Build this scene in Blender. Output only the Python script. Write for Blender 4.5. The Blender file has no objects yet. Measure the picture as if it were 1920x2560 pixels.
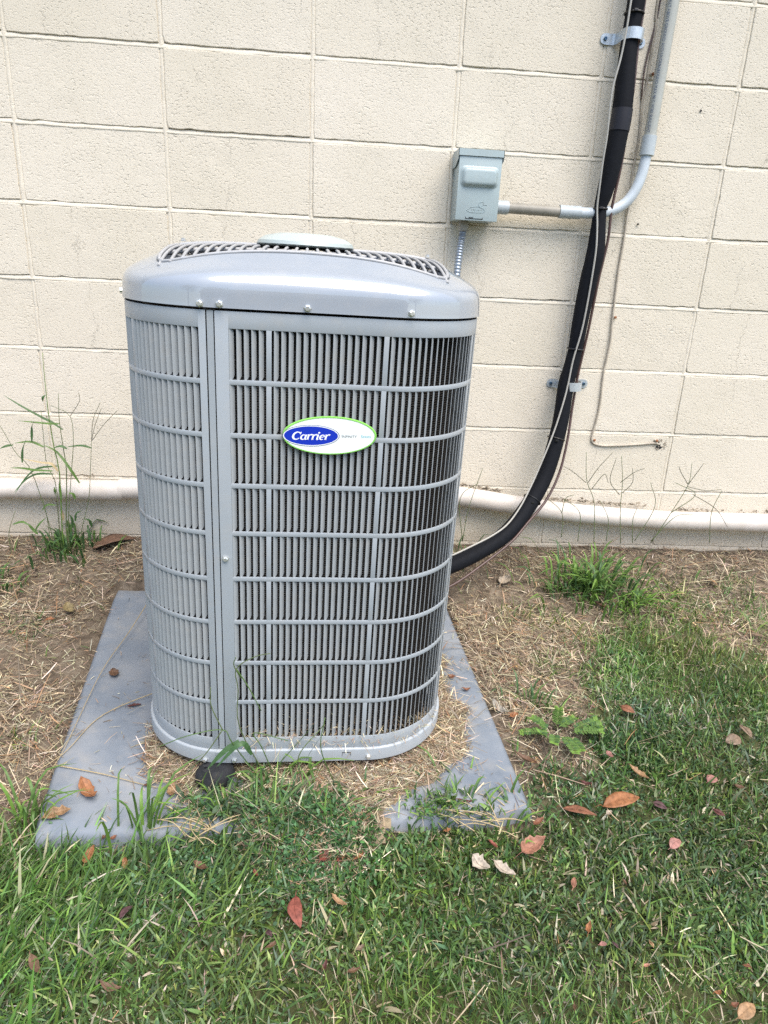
import bpy, bmesh, math, random
import numpy as np
from mathutils import Vector, Matrix, Euler

S = bpy.context.scene
COL = S.collection
random.seed(7); RNG = np.random.default_rng(11)
R = math.radians

# ------------------------------------------------------------------ camera, sky, sun, exposure
cam = bpy.data.cameras.new('camera'); camo = bpy.data.objects.new('camera', cam); COL.objects.link(camo)
ax = Vector((0.996638, -0.066294, 0.048144)); ay = -Vector((0.023293, -0.334102, -0.942249)); az = -Vector((0.078550, 0.940203, -0.331434))
M = Matrix((ax, ay, az)).transposed().to_4x4(); M.translation = Vector((0.8902, -2.1783, 0.9995))
camo.matrix_world = M
cam.sensor_fit = 'VERTICAL'; cam.sensor_height = 24.0; cam.lens = 24.0 * 1700.52 / 2560
cam.clip_start = 0.02; cam.clip_end = 500
S.camera = camo

SUN_EL, SUN_AZ = 62.0, 150.0          # azimuth clockwise from +Y (the wall's direction)
world = bpy.data.worlds.new('World'); S.world = world; world.use_nodes = True
wn = world.node_tree.nodes; wl_ = world.node_tree.links
sky = wn.new('ShaderNodeTexSky'); sky.sky_type = 'NISHITA'; sky.sun_disc = False
sky.sun_elevation = R(SUN_EL); sky.sun_rotation = R(SUN_AZ); sky.air_density = 1.0; sky.dust_density = 1.5; sky.ozone_density = 1.0
wl_.new(sky.outputs[0], wn['Background'].inputs[0]); wn['Background'].inputs[1].default_value = 0.115
sl = bpy.data.lights.new('sun', 'SUN'); sl.energy = 2.0; sl.angle = R(55); sl.color = (1.0, 0.93, 0.82)
so = bpy.data.objects.new('sun', sl); COL.objects.link(so)
sd = Vector((math.sin(R(SUN_AZ)) * math.cos(R(SUN_EL)), math.cos(R(SUN_AZ)) * math.cos(R(SUN_EL)), math.sin(R(SUN_EL))))
so.rotation_euler = sd.to_track_quat('Z', 'Y').to_euler(); so.location = sd * 30
vs = S.view_settings; vs.view_transform = 'Standard'; vs.look = 'None'; vs.gamma = 1.0; vs.use_curve_mapping = False
vs.exposure = 1.55
S.cycles.max_bounces = 6; S.cycles.sample_clamp_indirect = 3.0; S.cycles.blur_glossy = .5
S.cycles.use_denoising = False; S.cycles.use_adaptive_sampling = False

# ------------------------------------------------------------------ helpers
def tag(o, label=None, cat=None, group=None, kind=None):
    if label: o['label'] = label
    if cat: o['category'] = cat
    if group: o['group'] = group
    if kind: o['kind'] = kind
    return o
def empty(name, loc=(0, 0, 0), label=None, cat=None, group=None):
    o = bpy.data.objects.new(name, None); COL.objects.link(o); o.location = loc; o.empty_display_size = .05
    return tag(o, label, cat, group)
def link(name, me, parent=None, loc=(0, 0, 0), rot=(0, 0, 0)):
    o = bpy.data.objects.new(name, me); COL.objects.link(o); o.location = loc; o.rotation_euler = rot
    if parent: o.parent = parent
    return o
def mesh(name, v, f, m, smooth=False):
    me = bpy.data.meshes.new(name); me.from_pydata([tuple(p) for p in v], [], f); me.update()
    for k in (m if isinstance(m, (list, tuple)) else [m]): me.materials.append(k)
    if smooth: me.polygons.foreach_set('use_smooth', [True] * len(me.polygons))
    return me
def obj(name, v, f, m, parent=None, smooth=False, loc=(0, 0, 0), rot=(0, 0, 0)):
    return link(name, mesh(name, v, f, m, smooth), parent, loc, rot)
def autosmooth(me, ang=35):
    bm = bmesh.new(); bm.from_mesh(me)
    for f in bm.faces: f.smooth = True
    for e in bm.edges:
        if len(e.link_faces) == 2 and e.calc_face_angle(0) > R(ang): e.smooth = False
    bm.to_mesh(me); bm.free()
class MB:
    def __init__(s): s.v = []; s.f = []
    def add(s, v, f):
        n = len(s.v); s.v += [tuple(p) for p in v]; s.f += [tuple(i + n for i in q) for q in f]; return s
    def box(s, x0, x1, y0, y1, z0, z1):
        return s.add([(x0, y0, z0), (x1, y0, z0), (x1, y1, z0), (x0, y1, z0), (x0, y0, z1), (x1, y0, z1), (x1, y1, z1), (x0, y1, z1)],
                     [(0, 3, 2, 1), (4, 5, 6, 7), (0, 1, 5, 4), (1, 2, 6, 5), (2, 3, 7, 6), (3, 0, 4, 7)])
    def build(s, name, m, parent=None, smooth=None, bevel=0, **k):
        me = mesh(name, s.v, s.f, m)
        if bevel:
            bm = bmesh.new(); bm.from_mesh(me)
            bmesh.ops.bevel(bm, geom=[e for e in bm.edges], offset=bevel, segments=2, affect='EDGES', profile=.6, clamp_overlap=True)
            bm.to_mesh(me); bm.free()
        if smooth: autosmooth(me, smooth)
        return link(name, me, parent, **k)
def spline(pts, n):
    P = [Vector(p) for p in pts]
    if len(P) == 2: return [P[0].lerp(P[1], i / n) for i in range(n + 1)]
    P = [P[0] * 2 - P[1]] + P + [P[-1] * 2 - P[-2]]
    out = []; m = len(P) - 3
    for i in range(n + 1):
        t = i / n * m; k = min(int(t), m - 1); t -= k
        a, b, c, d = P[k:k + 4]
        out.append(.5 * ((2 * b) + (c - a) * t + (2 * a - 5 * b + 4 * c - d) * t * t + (3 * b - a - 3 * c + d) * t ** 3))
    return out
def tube_geo(pts, rad, sides=12, caps=True):
    v = []; f = []; n = len(pts); prev = None
    for i, p in enumerate(pts):
        t = (pts[min(i + 1, n - 1)] - pts[max(i - 1, 0)]).normalized()
        if prev is None:
            u = t.orthogonal().normalized()
        else:
            u = (prev - t * prev.dot(t)).normalized()
        prev = u; w = t.cross(u); r = rad[i] if hasattr(rad, '__len__') else rad
        for k in range(sides):
            a = 2 * math.pi * k / sides; v.append(p + (u * math.cos(a) + w * math.sin(a)) * r)
        if i:
            for k in range(sides):
                a = (i - 1) * sides + k; b = (i - 1) * sides + (k + 1) % sides
                f.append((a, b, b + sides, a + sides))
    if caps:
        f.append(tuple(range(sides))[::-1]); f.append(tuple(range((n - 1) * sides, n * sides)))
    return v, f
def tube(name, pts, rad, m, parent=None, sides=12, n=None, ang=50):
    P = spline(pts, n) if n else [Vector(p) for p in pts]
    if hasattr(rad, '__len__') and n:
        rr = np.interp(np.linspace(0, 1, n + 1), np.linspace(0, 1, len(rad)), rad)
    else: rr = rad
    v, f = tube_geo(P, rr, sides)
    o = obj(name, v, f, m, parent); autosmooth(o.data, ang); return o
def lathe(name, prof, m, parent=None, sides=24, loc=(0, 0, 0), rot=(0, 0, 0), ang=35):
    v = []; f = []
    for i, (r, z) in enumerate(prof):
        for k in range(sides):
            a = 2 * math.pi * k / sides; v.append((r * math.cos(a), r * math.sin(a), z))
        if i:
            for k in range(sides):
                a = (i - 1) * sides + k; b = (i - 1) * sides + (k + 1) % sides; f.append((a, b, b + sides, a + sides))
    f.append(tuple(range(sides))[::-1]); f.append(tuple(range((len(prof) - 1) * sides, len(prof) * sides)))
    o = obj(name, v, f, m, parent, loc=loc, rot=rot); autosmooth(o.data, ang); return o

# ------------------------------------------------------------------ materials
def mat(name, base, rough=.5, metal=0., var=0., vscale=20., bump=0., bscale=200., bdist=.001, coat=0., spec=.5, coords='Object', base2=None):
    m = bpy.data.materials.new(name); m.use_nodes = True; n = m.node_tree.nodes; l = m.node_tree.links
    p = n['Principled BSDF']; p.inputs['Roughness'].default_value = rough; p.inputs['Metallic'].default_value = metal
    p.inputs['Specular IOR Level'].default_value = spec; p.inputs['Coat Weight'].default_value = coat; p.inputs['Coat Roughness'].default_value = .06
    p.inputs['Base Color'].default_value = (*base, 1)
    tc = n.new('ShaderNodeTexCoord')
    if var or base2:
        t = n.new('ShaderNodeTexNoise'); t.inputs['Scale'].default_value = vscale; t.inputs['Detail'].default_value = 6; t.inputs['Roughness'].default_value = .65
        l.new(tc.outputs[coords], t.inputs['Vector'])
        r = n.new('ShaderNodeValToRGB'); r.color_ramp.elements[0].position = .3; r.color_ramp.elements[1].position = .72
        b2 = base2 or tuple(c * (1 + var) for c in base); b1 = tuple(c * (1 - var) for c in base) if not base2 else base
        r.color_ramp.elements[0].color = (*b1, 1); r.color_ramp.elements[1].color = (*b2, 1)
        l.new(t.outputs[0], r.inputs[0]); l.new(r.outputs[0], p.inputs['Base Color'])
    if bump:
        t2 = n.new('ShaderNodeTexNoise'); t2.inputs['Scale'].default_value = bscale; t2.inputs['Detail'].default_value = 5
        l.new(tc.outputs[coords], t2.inputs['Vector'])
        b = n.new('ShaderNodeBump'); b.inputs['Strength'].default_value = bump; b.inputs['Distance'].default_value = bdist
        l.new(t2.outputs[0], b.inputs['Height']); l.new(b.outputs[0], p.inputs['Normal'])
    return m
def dust(m, amount, colr, scale=55):
    n = m.node_tree.nodes; l = m.node_tree.links; p = n['Principled BSDF']; src = p.inputs['Base Color'].links[0].from_socket
    g = n.new('ShaderNodeNewGeometry'); fac = None
    for s, lo, hi, k in ((scale, .5, .75, amount), (scale * 9, .6, .72, amount * .9), (6, .45, .7, amount * .6)):
        t = n.new('ShaderNodeTexNoise'); t.inputs['Scale'].default_value = s; t.inputs['Detail'].default_value = 4; l.new(g.outputs['Position'], t.inputs[0])
        r = n.new('ShaderNodeMapRange'); r.inputs[1].default_value = lo; r.inputs[2].default_value = hi; r.inputs[4].default_value = k; l.new(t.outputs[0], r.inputs[0])
        if fac is None: fac = r.outputs[0]
        else:
            q = n.new('ShaderNodeMath'); q.operation = 'ADD'; q.use_clamp = True; l.new(fac, q.inputs[0]); l.new(r.outputs[0], q.inputs[1]); fac = q.outputs[0]
    mx = n.new('ShaderNodeMix'); mx.data_type = 'RGBA'; mx.inputs[7].default_value = (*colr, 1); l.new(fac, mx.inputs[0]); l.new(src, mx.inputs[6]); l.new(mx.outputs[2], p.inputs['Base Color'])
    q = n.new('ShaderNodeMath'); q.operation = 'MULTIPLY_ADD'; l.new(fac, q.inputs[0]); q.inputs[1].default_value = .5; q.inputs[2].default_value = p.inputs['Roughness'].default_value; l.new(q.outputs[0], p.inputs['Roughness'])
def N(m, t): return m.node_tree.nodes.new(t)

def block_material(name, base, mortar=False):
    """painted split concrete block: pitted relief, hairline cracks, faint staining"""
    m = bpy.data.materials.new(name); m.use_nodes = True; n = m.node_tree.nodes; l = m.node_tree.links; p = n['Principled BSDF']
    p.inputs['Roughness'].default_value = .62; p.inputs['Specular IOR Level'].default_value = .3
    geo = n.new('ShaderNodeNewGeometry'); inf = n.new('ShaderNodeObjectInfo'); tc = n.new('ShaderNodeTexCoord')
    def noise(scale, detail=4, rough=.6, dist=0., vec=None):
        t = n.new('ShaderNodeTexNoise'); t.inputs['Scale'].default_value = scale; t.inputs['Detail'].default_value = detail
        t.inputs['Roughness'].default_value = rough; t.inputs['Distortion'].default_value = dist
        l.new(vec or geo.outputs['Position'], t.inputs['Vector']); return t.outputs[0]
    def ramp(s, a, b, c0=0., c1=1.):
        r = n.new('ShaderNodeMapRange'); r.inputs[1].default_value = a; r.inputs[2].default_value = b; r.inputs[3].default_value = c0; r.inputs[4].default_value = c1
        r.interpolation_type = 'SMOOTHSTEP'; l.new(s, r.inputs[0]); return r.outputs[0]
    def mth(op, a, b):
        q = n.new('ShaderNodeMath'); q.operation = op
        for i, x in enumerate((a, b)):
            if x is None: continue
            if isinstance(x, (int, float)): q.inputs[i].default_value = x
            else: l.new(x, q.inputs[i])
        return q.outputs[0]
    # pits
    st = n.new('ShaderNodeMapping'); st.inputs['Scale'].default_value = (1, 1, 1.35); l.new(geo.outputs['Position'], st.inputs[0])
    pit = ramp(noise(120, 2, .5, .15, st.outputs[0]), .33, .43)
    pit2 = ramp(noise(260, 2, .5, .1, st.outputs[0]), .34, .44)
    big = ramp(noise(45, 3, .55, .3, st.outputs[0]), .24, .33)
    patch = ramp(noise(5, 2), .42, .62)
    pitm = mth('ADD', mth('MULTIPLY', patch, .75), .35)
    h = mth('ADD', mth('MULTIPLY', pit, pitm), mth('ADD', mth('MULTIPLY', pit2, .35), mth('ADD', mth('MULTIPLY', big, .8), mth('MULTIPLY', noise(14, 2), .5))))
    # hairline crack down some blocks
    sep = n.new('ShaderNodeSeparateXYZ'); l.new(tc.outputs['Object'], sep.inputs[0])
    wob = mth('MULTIPLY', mth('SUBTRACT', noise(9, 6, .7), .5), .16)
    off = mth('MULTIPLY', mth('SUBTRACT', inf.outputs['Random'], .5), .22)
    dist = mth('ABSOLUTE', mth('ADD', mth('ADD', sep.outputs[0], wob), off), None)
    crack = ramp(dist, .0004, .0012, 1., 0.)
    gate = ramp(inf.outputs['Random'], .52, .54) if not mortar else None
    if mortar: crack = 0.
    else: crack = mth('MULTIPLY', mth('MULTIPLY', crack, gate), ramp(noise(7, 2), .42, .55))
    if not mortar: h = mth('SUBTRACT', h, mth('MULTIPLY', crack, .9))
    bp = n.new('ShaderNodeBump'); bp.inputs['Strength'].default_value = .4 if mortar else .62; bp.inputs['Distance'].default_value = .0022
    l.new(h, bp.inputs['Height']); l.new(bp.outputs[0], p.inputs['Normal'])
    # colour: cream paint, slightly different per block, dust in pits
    mx = n.new('ShaderNodeMix'); mx.data_type = 'RGBA'; mx.inputs[6].default_value = (*base, 1); mx.inputs[7].default_value = (base[0] * .95, base[1] * .95, base[2] * .93, 1)
    l.new(mth('MULTIPLY', ramp(noise(2.2, 5), .35, .7), 1.), mx.inputs[0])
    mx2 = n.new('ShaderNodeMix'); mx2.data_type = 'RGBA'; mx2.blend_type = 'MULTIPLY'; mx2.inputs[7].default_value = (.955, .95, .93, 1)
    l.new(inf.outputs['Random'], mx2.inputs[0]); l.new(mx.outputs[2], mx2.inputs[6])
    mx3 = n.new('ShaderNodeMix'); mx3.data_type = 'RGBA'; mx3.inputs[7].default_value = (.30, .27, .22, 1)
    l.new(mx2.outputs[2], mx3.inputs[6])
    if not mortar: l.new(mth('MULTIPLY', crack, .55), mx3.inputs[0])
    else: mx3.inputs[0].default_value = 0
    # soil splash near the ground, an uneven tide line
    sp = n.new('ShaderNodeSeparateXYZ'); l.new(geo.outputs['Position'], sp.inputs[0])
    dirt = ramp(mth('ADD', sp.outputs[2], mth('MULTIPLY', noise(12, 4), .10)), .15, .27, .55, 0.)
    mx4 = n.new('ShaderNodeMix'); mx4.data_type = 'RGBA'; mx4.inputs[7].default_value = (.42, .34, .25, 1)
    l.new(mx3.outputs[2], mx4.inputs[6]); l.new(dirt, mx4.inputs[0]); l.new(mx4.outputs[2], p.inputs['Base Color'])
    return m
CREAM = (.67, .61, .515)
M_block = block_material('painted_block', CREAM)
M_mortar = block_material('painted_mortar', (.68, .62, .525), True)
M_paint = mat('grey_metal_paint', (.31, .342, .372), .34, var=.05, vscale=9, bump=.05, bscale=60, bdist=.0008, coat=.12)
M_fin = mat('grey_fin_paint', (.30, .325, .345), .42, var=.06, vscale=35)
M_cap = mat('glossy_grey_paint', (.27, .30, .34), .3, var=.03, vscale=8, bump=.03, bscale=7, bdist=.004, coat=1.)
M_cap.node_tree.nodes['Principled BSDF'].inputs['Coat IOR'].default_value = 1.6; M_cap.node_tree.nodes['Principled BSDF'].inputs['Coat Roughness'].default_value = .025
M_disc = mat('faded_disc_paint', (.36, .41, .40), .32, var=.05, vscale=14)
M_rod = mat('grey_rod_paint', (.31, .32, .335), .38, var=.12, vscale=60)
M_dark = mat('dark_interior', (.012, .012, .013), .8)
M_foot = mat('black_rubber', (.016, .017, .02), .75, bump=.4, bscale=150, bdist=.003)
M_zinc = mat('zinc_screw', (.72, .73, .72), .3, metal=.75, var=.1, vscale=120)
M_galv = mat('galvanized_steel', (.50, .54, .57), .36, metal=.45, var=.16, vscale=130, bump=.15, bscale=140)
M_box = mat('grey_box_paint', (.33, .40, .41), .38, var=.04, vscale=25, coat=.15)
M_pvcgrey = mat('grey_pvc', (.36, .37, .34), .42, var=.10, vscale=14)
M_pvcold = mat('weathered_pvc', (.27, .25, .21), .5, var=.18, vscale=20)
M_fit = mat('grey_pvc_fitting', (.40, .44, .46), .4, var=.05, vscale=30)
M_elbow = mat('pale_grey_elbow', (.48, .53, .57), .42, var=.07, vscale=22)
M_ins = mat('black_foam', (.005, .006, .009), .75, spec=.18, var=.25, vscale=90, bump=.35, bscale=220, bdist=.0012)
M_tape = mat('black_tape', (.014, .014, .02), .5, spec=.3)
M_tie = mat('black_tie', (.01, .01, .011), .4)
M_wire = mat('white_wire', (.34, .33, .30), .45, var=.06, vscale=40)
M_brown = mat('brown_tube', (.075, .042, .036), .4, var=.3, vscale=50)
M_coax = mat('cream_cable', (.42, .37, .30), .6, var=.3, vscale=35)
M_rust = mat('rusty_nail', (.30, .13, .06), .75, metal=.3, var=.3, vscale=200)
M_pipe = mat('white_painted_pipe', (.52, .47, .42), .5, vscale=9, bump=.2, bscale=50, bdist=.002, base2=(.68, .63, .59))
M_pad = mat('grey_pad', (.125, .15, .185), .62, bump=.2, bscale=90, bdist=.0008, base2=(.195, .222, .26), vscale=6)
M_soffit = mat('white_soffit', (.62, .60, .56), .6, var=.05)
M_roof = mat('asphalt_shingle', (.09, .085, .08), .9, var=.3, vscale=60)
M_white = mat('logo_white', (.80, .83, .82), .25, coat=.3)
M_aqua = mat('logo_aqua', (.45, .76, .78), .25, coat=.3)
M_green = mat('logo_green', (.22, .55, .10), .3)
M_blue = mat('logo_blue', (.006, .03, .42), .25, coat=.3)
M_navy = mat('logo_navy', (.01, .025, .16), .25)
M_lett = mat('logo_letter_white', (.85, .86, .88), .3)
M_ink = mat('logo_ink', (.12, .15, .17), .4)
M_cyan = mat('logo_cyan', (.16, .50, .56), .4)
M_print = mat('blue_grey_print', (.09, .11, .17), .5)
M_slot = mat('black_slot', (.006, .006, .007), .6)

dust(M_paint, .22, (.36, .34, .31)); dust(M_fin, .28, (.36, .345, .32)); dust(M_cap, .18, (.36, .35, .34), 30); dust(M_rod, .3, (.36, .33, .29)); dust(M_pad, .3, (.30, .28, .25), 25); dust(M_box, .15, (.40, .40, .37)); dust(M_pvcgrey, .2, (.42, .38, .32)); dust(M_pipe, .35, (.42, .36, .29), 14)
def coil_material():
    m = mat('condenser_coil', (.045, .036, .03), .55); n = m.node_tree.nodes; l = m.node_tree.links; p = n['Principled BSDF']
    tc = n.new('ShaderNodeTexCoord'); w = n.new('ShaderNodeTexWave'); w.bands_direction = 'Z'; w.inputs['Scale'].default_value = 72; w.inputs['Distortion'].default_value = .6
    l.new(tc.outputs['Object'], w.inputs[0]); r = n.new('ShaderNodeValToRGB'); r.color_ramp.elements[0].color = (.005, .004, .004, 1); r.color_ramp.elements[1].color = (.05, .04, .032, 1)
    l.new(w.outputs[1], r.inputs[0]); l.new(r.outputs[0], p.inputs['Base Color'])
    b = n.new('ShaderNodeBump'); b.inputs['Distance'].default_value = .002; l.new(w.outputs[1], b.inputs['Height']); l.new(b.outputs[0], p.inputs['Normal'])
    return m
M_coil = coil_material()

def leaf_material(name, rough=.5, trans=.35, attr='tint', base=None, mottled=0.):
    m = bpy.data.materials.new(name); m.use_nodes = True; n = m.node_tree.nodes; l = m.node_tree.links; p = n['Principled BSDF']
    p.inputs['Roughness'].default_value = rough; p.inputs['Specular IOR Level'].default_value = .35
    tr = n.new('ShaderNodeBsdfTranslucent'); mix = n.new('ShaderNodeMixShader'); mix.inputs[0].default_value = trans
    if base is None:
        a = n.new('ShaderNodeAttribute'); a.attribute_name = attr; c = a.outputs[0]
    else:
        t = n.new('ShaderNodeTexNoise'); t.inputs['Scale'].default_value = 120; t.inputs['Detail'].default_value = 7; t.inputs['Roughness'].default_value = .7
        g = n.new('ShaderNodeNewGeometry'); l.new(g.outputs['Position'], t.inputs[0])
        r = n.new('ShaderNodeValToRGB'); r.color_ramp.elements[0].position = .34; r.color_ramp.elements[1].position = .66
        r.color_ramp.elements[0].color = (*[x * (1 - mottled) for x in base], 1); r.color_ramp.elements[1].color = (*[min(1, x * (1 + mottled * .7)) for x in base], 1)
        l.new(t.outputs[0], r.inputs[0]); c = r.outputs[0]
    l.new(c, p.inputs['Base Color']); l.new(c, tr.inputs[0])
    l.new(p.outputs[0], mix.inputs[1]); l.new(tr.outputs[0], mix.inputs[2]); l.new(mix.outputs[0], n['Material Output'].inputs[0])
    return m
M_grass = leaf_material('grass_blade', .36, .30)
M_straw = leaf_material('dry_straw', .7, .12)
LEAFC = dict(tan=(.37, .22, .11), orange=(.32, .13, .05), rust=(.23, .09, .045), red=(.27, .075, .05), darkred=(.11, .03, .025), purple=(.10, .045, .05),
             brown=(.14, .07, .035), walnut=(.19, .105, .065), khaki=(.27, .21, .10), pinkorange=(.36, .17, .11), pink=(.38, .18, .15), white=(.47, .40, .32),
             grey=(.38, .35, .30), greybrown=(.22, .15, .10), pale=(.42, .35, .27))
M_leaf = {k: leaf_material('leaf_' + k, .55, .15, base=tuple(.86 * c + .012 for c in v), mottled=.45) for k, v in LEAFC.items()}
M_wgreen = leaf_material('weed_green', .45, .3, base=(.105, .19, .05), mottled=.3)
M_wdark = leaf_material('weed_dark_green', .45, .3, base=(.065, .135, .05), mottled=.3)
M_wlight = leaf_material('weed_light_green', .45, .35, base=(.17, .30, .06), mottled=.25)
M_wstalk = leaf_material('weed_stalk', .5, .2, base=(.13, .17, .07), mottled=.3)
M_wpurple = leaf_material('weed_seedhead', .5, .15, base=(.12, .12, .075), mottled=.3)
M_dry = leaf_material('dry_stalk', .6, .15, base=(.44, .35, .20), mottled=.2)
# ------------------------------------------------------------------ ground
GY = [-30, -3, -2, -1.5, -1.2, -1.0, -.3, -.15, 0, 5]; GZ = [-.25, -.12, -.075, -.045, -.025, 0, .032, .075, .118, .118]
_ng = RNG.random((64, 64))
def vnoise(x, y, s, seed=0):
    x = np.asarray(x) * s + seed * 17.3 + 100; y = np.asarray(y) * s + seed * 9.7 + 100
    i = np.floor(x).astype(int); j = np.floor(y).astype(int); u = x - i; v = y - j; u = u * u * (3 - 2 * u); v = v * v * (3 - 2 * v)
    g = lambda a, b: _ng[a % 64, b % 64]
    return (g(i, j) * (1 - u) + g(i + 1, j) * u) * (1 - v) + (g(i, j + 1) * (1 - u) + g(i + 1, j + 1) * u) * v
EX = [-3, .28, .36, .47, .59, .66, .75, .85, .93, 1.0, 1.17, 1.25, 1.30, 1.40, 1.48, 1.53, 1.58, 1.70, 1.84, 2.0, 2.03, 2.13, 4]
EY = [-1.10, -1.12, -1.15, -1.16, -1.13, -1.09, -1.055, -1.09, -1.11, -1.12, -1.09, -1.10, -1.11, -1.01, -.97, -.75, -.60, -.44, -.40, -.40, -.52, -.58, -.62]
def lawn_d(x, y):                                  # > 0 inside the lawn
    return np.interp(x, EX, EY) + (vnoise(x, y, 9, 3) - .5) * .12 + (vnoise(x, y, 27, 4) - .5) * .06 - y
PAD = [(.372, -1.167), (1.292, -1.127), (1.243, -.238), (.246, -.230)]      # FL FR BR BL
def pad_z(y): return .012 + .0258 * (y + 1.15)
def in_pad(x, y, grow=0.):
    t = (np.asarray(y) + 1.147) / .915
    return (t > -grow) & (t < 1 + grow) & (x > .372 - .126 * t - grow) & (x < 1.292 - .049 * t + grow)
def gz(x, y):
    z = np.interp(y, GY, GZ) + (vnoise(x, y, 7, 1) - .5) * .016 + (vnoise(x, y, 25, 2) - .5) * .008
    z = np.where(in_pad(x, y, .015), np.minimum(z, pad_z(y) - .03), z)
    return z
xs = np.concatenate([np.array([-60, -30, -15, -8, -5, -3, -2, -1.4]), np.arange(-1.0, 3.6, .02), np.array([3.8, 4.5, 6, 9, 16, 30, 60])])
ys = np.concatenate([np.array([-90, -60, -35, -20, -12, -8, -5, -4, -3.2]), np.arange(-2.7, .041, .02), np.array([.3, 1.5, 9])])
gx, gy = np.meshgrid(xs, ys); vz = gz(gx, gy)
V = np.stack([gx, gy, vz], -1).reshape(-1, 3); nx = len(xs); F = [(j * nx + i, j * nx + i + 1, (j + 1) * nx + i + 1, (j + 1) * nx + i) for j in range(len(ys) - 1) for i in range(nx - 1)]
def ground_material():
    m = mat('soil', (.2, .15, .1), .9, spec=.2); n = m.node_tree.nodes; l = m.node_tree.links; p = n['Principled BSDF']
    g = n.new('ShaderNodeNewGeometry')
    def noise(s, d=5, r=.6):
        t = n.new('ShaderNodeTexNoise'); t.inputs['Scale'].default_value = s; t.inputs['Detail'].default_value = d; t.inputs['Roughness'].default_value = r; l.new(g.outputs['Position'], t.inputs[0]); return t.outputs[0]
    r = n.new('ShaderNodeValToRGB'); e = r.color_ramp.elements; e[0].position = .3; e[0].color = (.062, .046, .034, 1); e[1].position = .7; e[1].color = (.26, .215, .165, 1)
    k = e.new(.5); k.color = (.15, .117, .085, 1)
    l.new(noise(28, 8, .72), r.inputs[0])
    at = n.new('ShaderNodeAttribute'); at.attribute_name = 'lawn'
    mx = n.new('ShaderNodeMix'); mx.data_type = 'RGBA'; mx.inputs[7].default_value = (.075, .08, .034, 1); l.new(at.outputs['Fac'], mx.inputs[0]); l.new(r.outputs[0], mx.inputs[6]); l.new(mx.outputs[2], p.inputs['Base Color'])
    b = n.new('ShaderNodeBump'); b.inputs['Strength'].default_value = 1.; b.inputs['Distance'].default_value = .006; l.new(noise(120, 6, .7), b.inputs['Height']); l.new(b.outputs[0], p.inputs['Normal'])
    return m
ground = obj('ground', V, F, ground_material(), smooth=True); ground['kind'] = 'structure'
at = ground.data.attributes.new('lawn', 'FLOAT', 'POINT')
at.data.foreach_set('value', np.clip(lawn_d(V[:, 0], V[:, 1]) / .10 + .3, 0, 1).astype(np.float32))

# ------------------------------------------------------------------ block wall
BW, BH, J = .4064, .2032, .0104
wall = empty('block_wall', (0, 0, 0), 'long cream painted concrete block wall behind the grey cooling unit', 'wall')
def block_mesh(k):
    rnd = random.Random(100 + k); hw, hh = (BW - J) / 2, (BH - J) / 2
    out = []
    def edge(a, b, n):
        for i in range(n):
            t = i / n; out.append((a[0] + (b[0] - a[0]) * t, a[1] + (b[1] - a[1]) * t))
    c = .002
    edge((-hw + c, -hh), (hw - c, -hh), 20); edge((hw, -hh + c), (hw, hh - c), 10); edge((hw - c, hh), (-hw + c, hh), 20); edge((-hw, hh - c), (-hw, -hh + c), 10)
    n = len(out); v = []; f = []
    jit = [max(0, rnd.gauss(.0006, .0008)) + (rnd.uniform(.001, .003) if rnd.random() < .05 else 0) for _ in out]
    for lay, (ins, y) in enumerate(((.0, .032), (.0, .0014), (.0014, .0))):
        for (x, z), q in zip(out, jit):
            s = ins + (q if lay else 0)
            v.append((x - math.copysign(min(s, abs(x)), x) * (abs(abs(x) - hw) < .004), y + (rnd.gauss(0, .0002) if lay == 2 else 0), z - math.copysign(min(s, abs(z)), z) * (abs(abs(z) - hh) < .004)))
    for lay in range(2):
        for i in range(n):
            a = lay * n + i; b = lay * n + (i + 1) % n; f.append((a, b, b + n, a + n))
    f.append(tuple(range(2 * n, 3 * n)))
    me = mesh('block', v, f, M_block); autosmooth(me, 18); return me
BM = [block_mesh(k) for k in range(7)]
for j in range(-4, 10):
    zc = 1.75 - .2032 * j - BH / 2
    for i in range(-4, 9):
        o = link('block', BM[random.randrange(7)], wall, (i * BW + BW / 2 + random.gauss(0, .0006), random.gauss(.0006, .0008), zc + random.gauss(0, .0005)), (random.gauss(0, .002), random.gauss(0, .0012), random.gauss(0, .0015)))
X0, X1 = -4 * BW, 9 * BW; Z0, Z1 = 1.75 - 10 * BH, 1.75 + 4 * BH
mb = MB()
for j in range(-4, 10):                         # bed joints: weathered, sloping out towards their lower edge
    z = 1.75 - BH * j; v = []; f = []; n = 180
    for i in range(n + 1):
        x = X0 + (X1 - X0) * i / n; q = random.gauss(0, .0007)
        v += [(x, .0062 + q, z + .0066), (x, .0040 + q, z + .0048), (x, .0006 + q * .6, z - .0040 + random.gauss(0, .0006)), (x, .0009 + q * .6, z - .0060 + random.gauss(0, .0009)), (x, .004, z - .0088)]
        if i:
            for k in range(4):
                a = (i - 1) * 5 + k; f.append((a, a + 5, a + 6, a + 1))
    mb.add(v, f)
for i in range(-4, 10):                         # head joints: a low round bead
    x = i * BW; v = []; f = []; n = 200
    for k in range(n + 1):
        z = Z0 + (Z1 - Z0) * k / n; q = random.gauss(0, .0005); w = random.gauss(0, .0005)
        v += [(x - .0085, .005, z), (x - .0052 + w, .0030 + q, z), (x - .0028 + w, .0020 + q, z), (x + w, .0010 + q, z), (x + .0028 + w, .0020 + q, z), (x + .0052 + w, .0030 + q, z), (x + .0085, .005, z)]
        if k:
            for e in range(6):
                a = (k - 1) * 7 + e; f.append((a, a + 1, a + 8, a + 7))
    mb.add(v, f)
mo = mb.build('mortar', M_mortar, wall, smooth=50)
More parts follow.
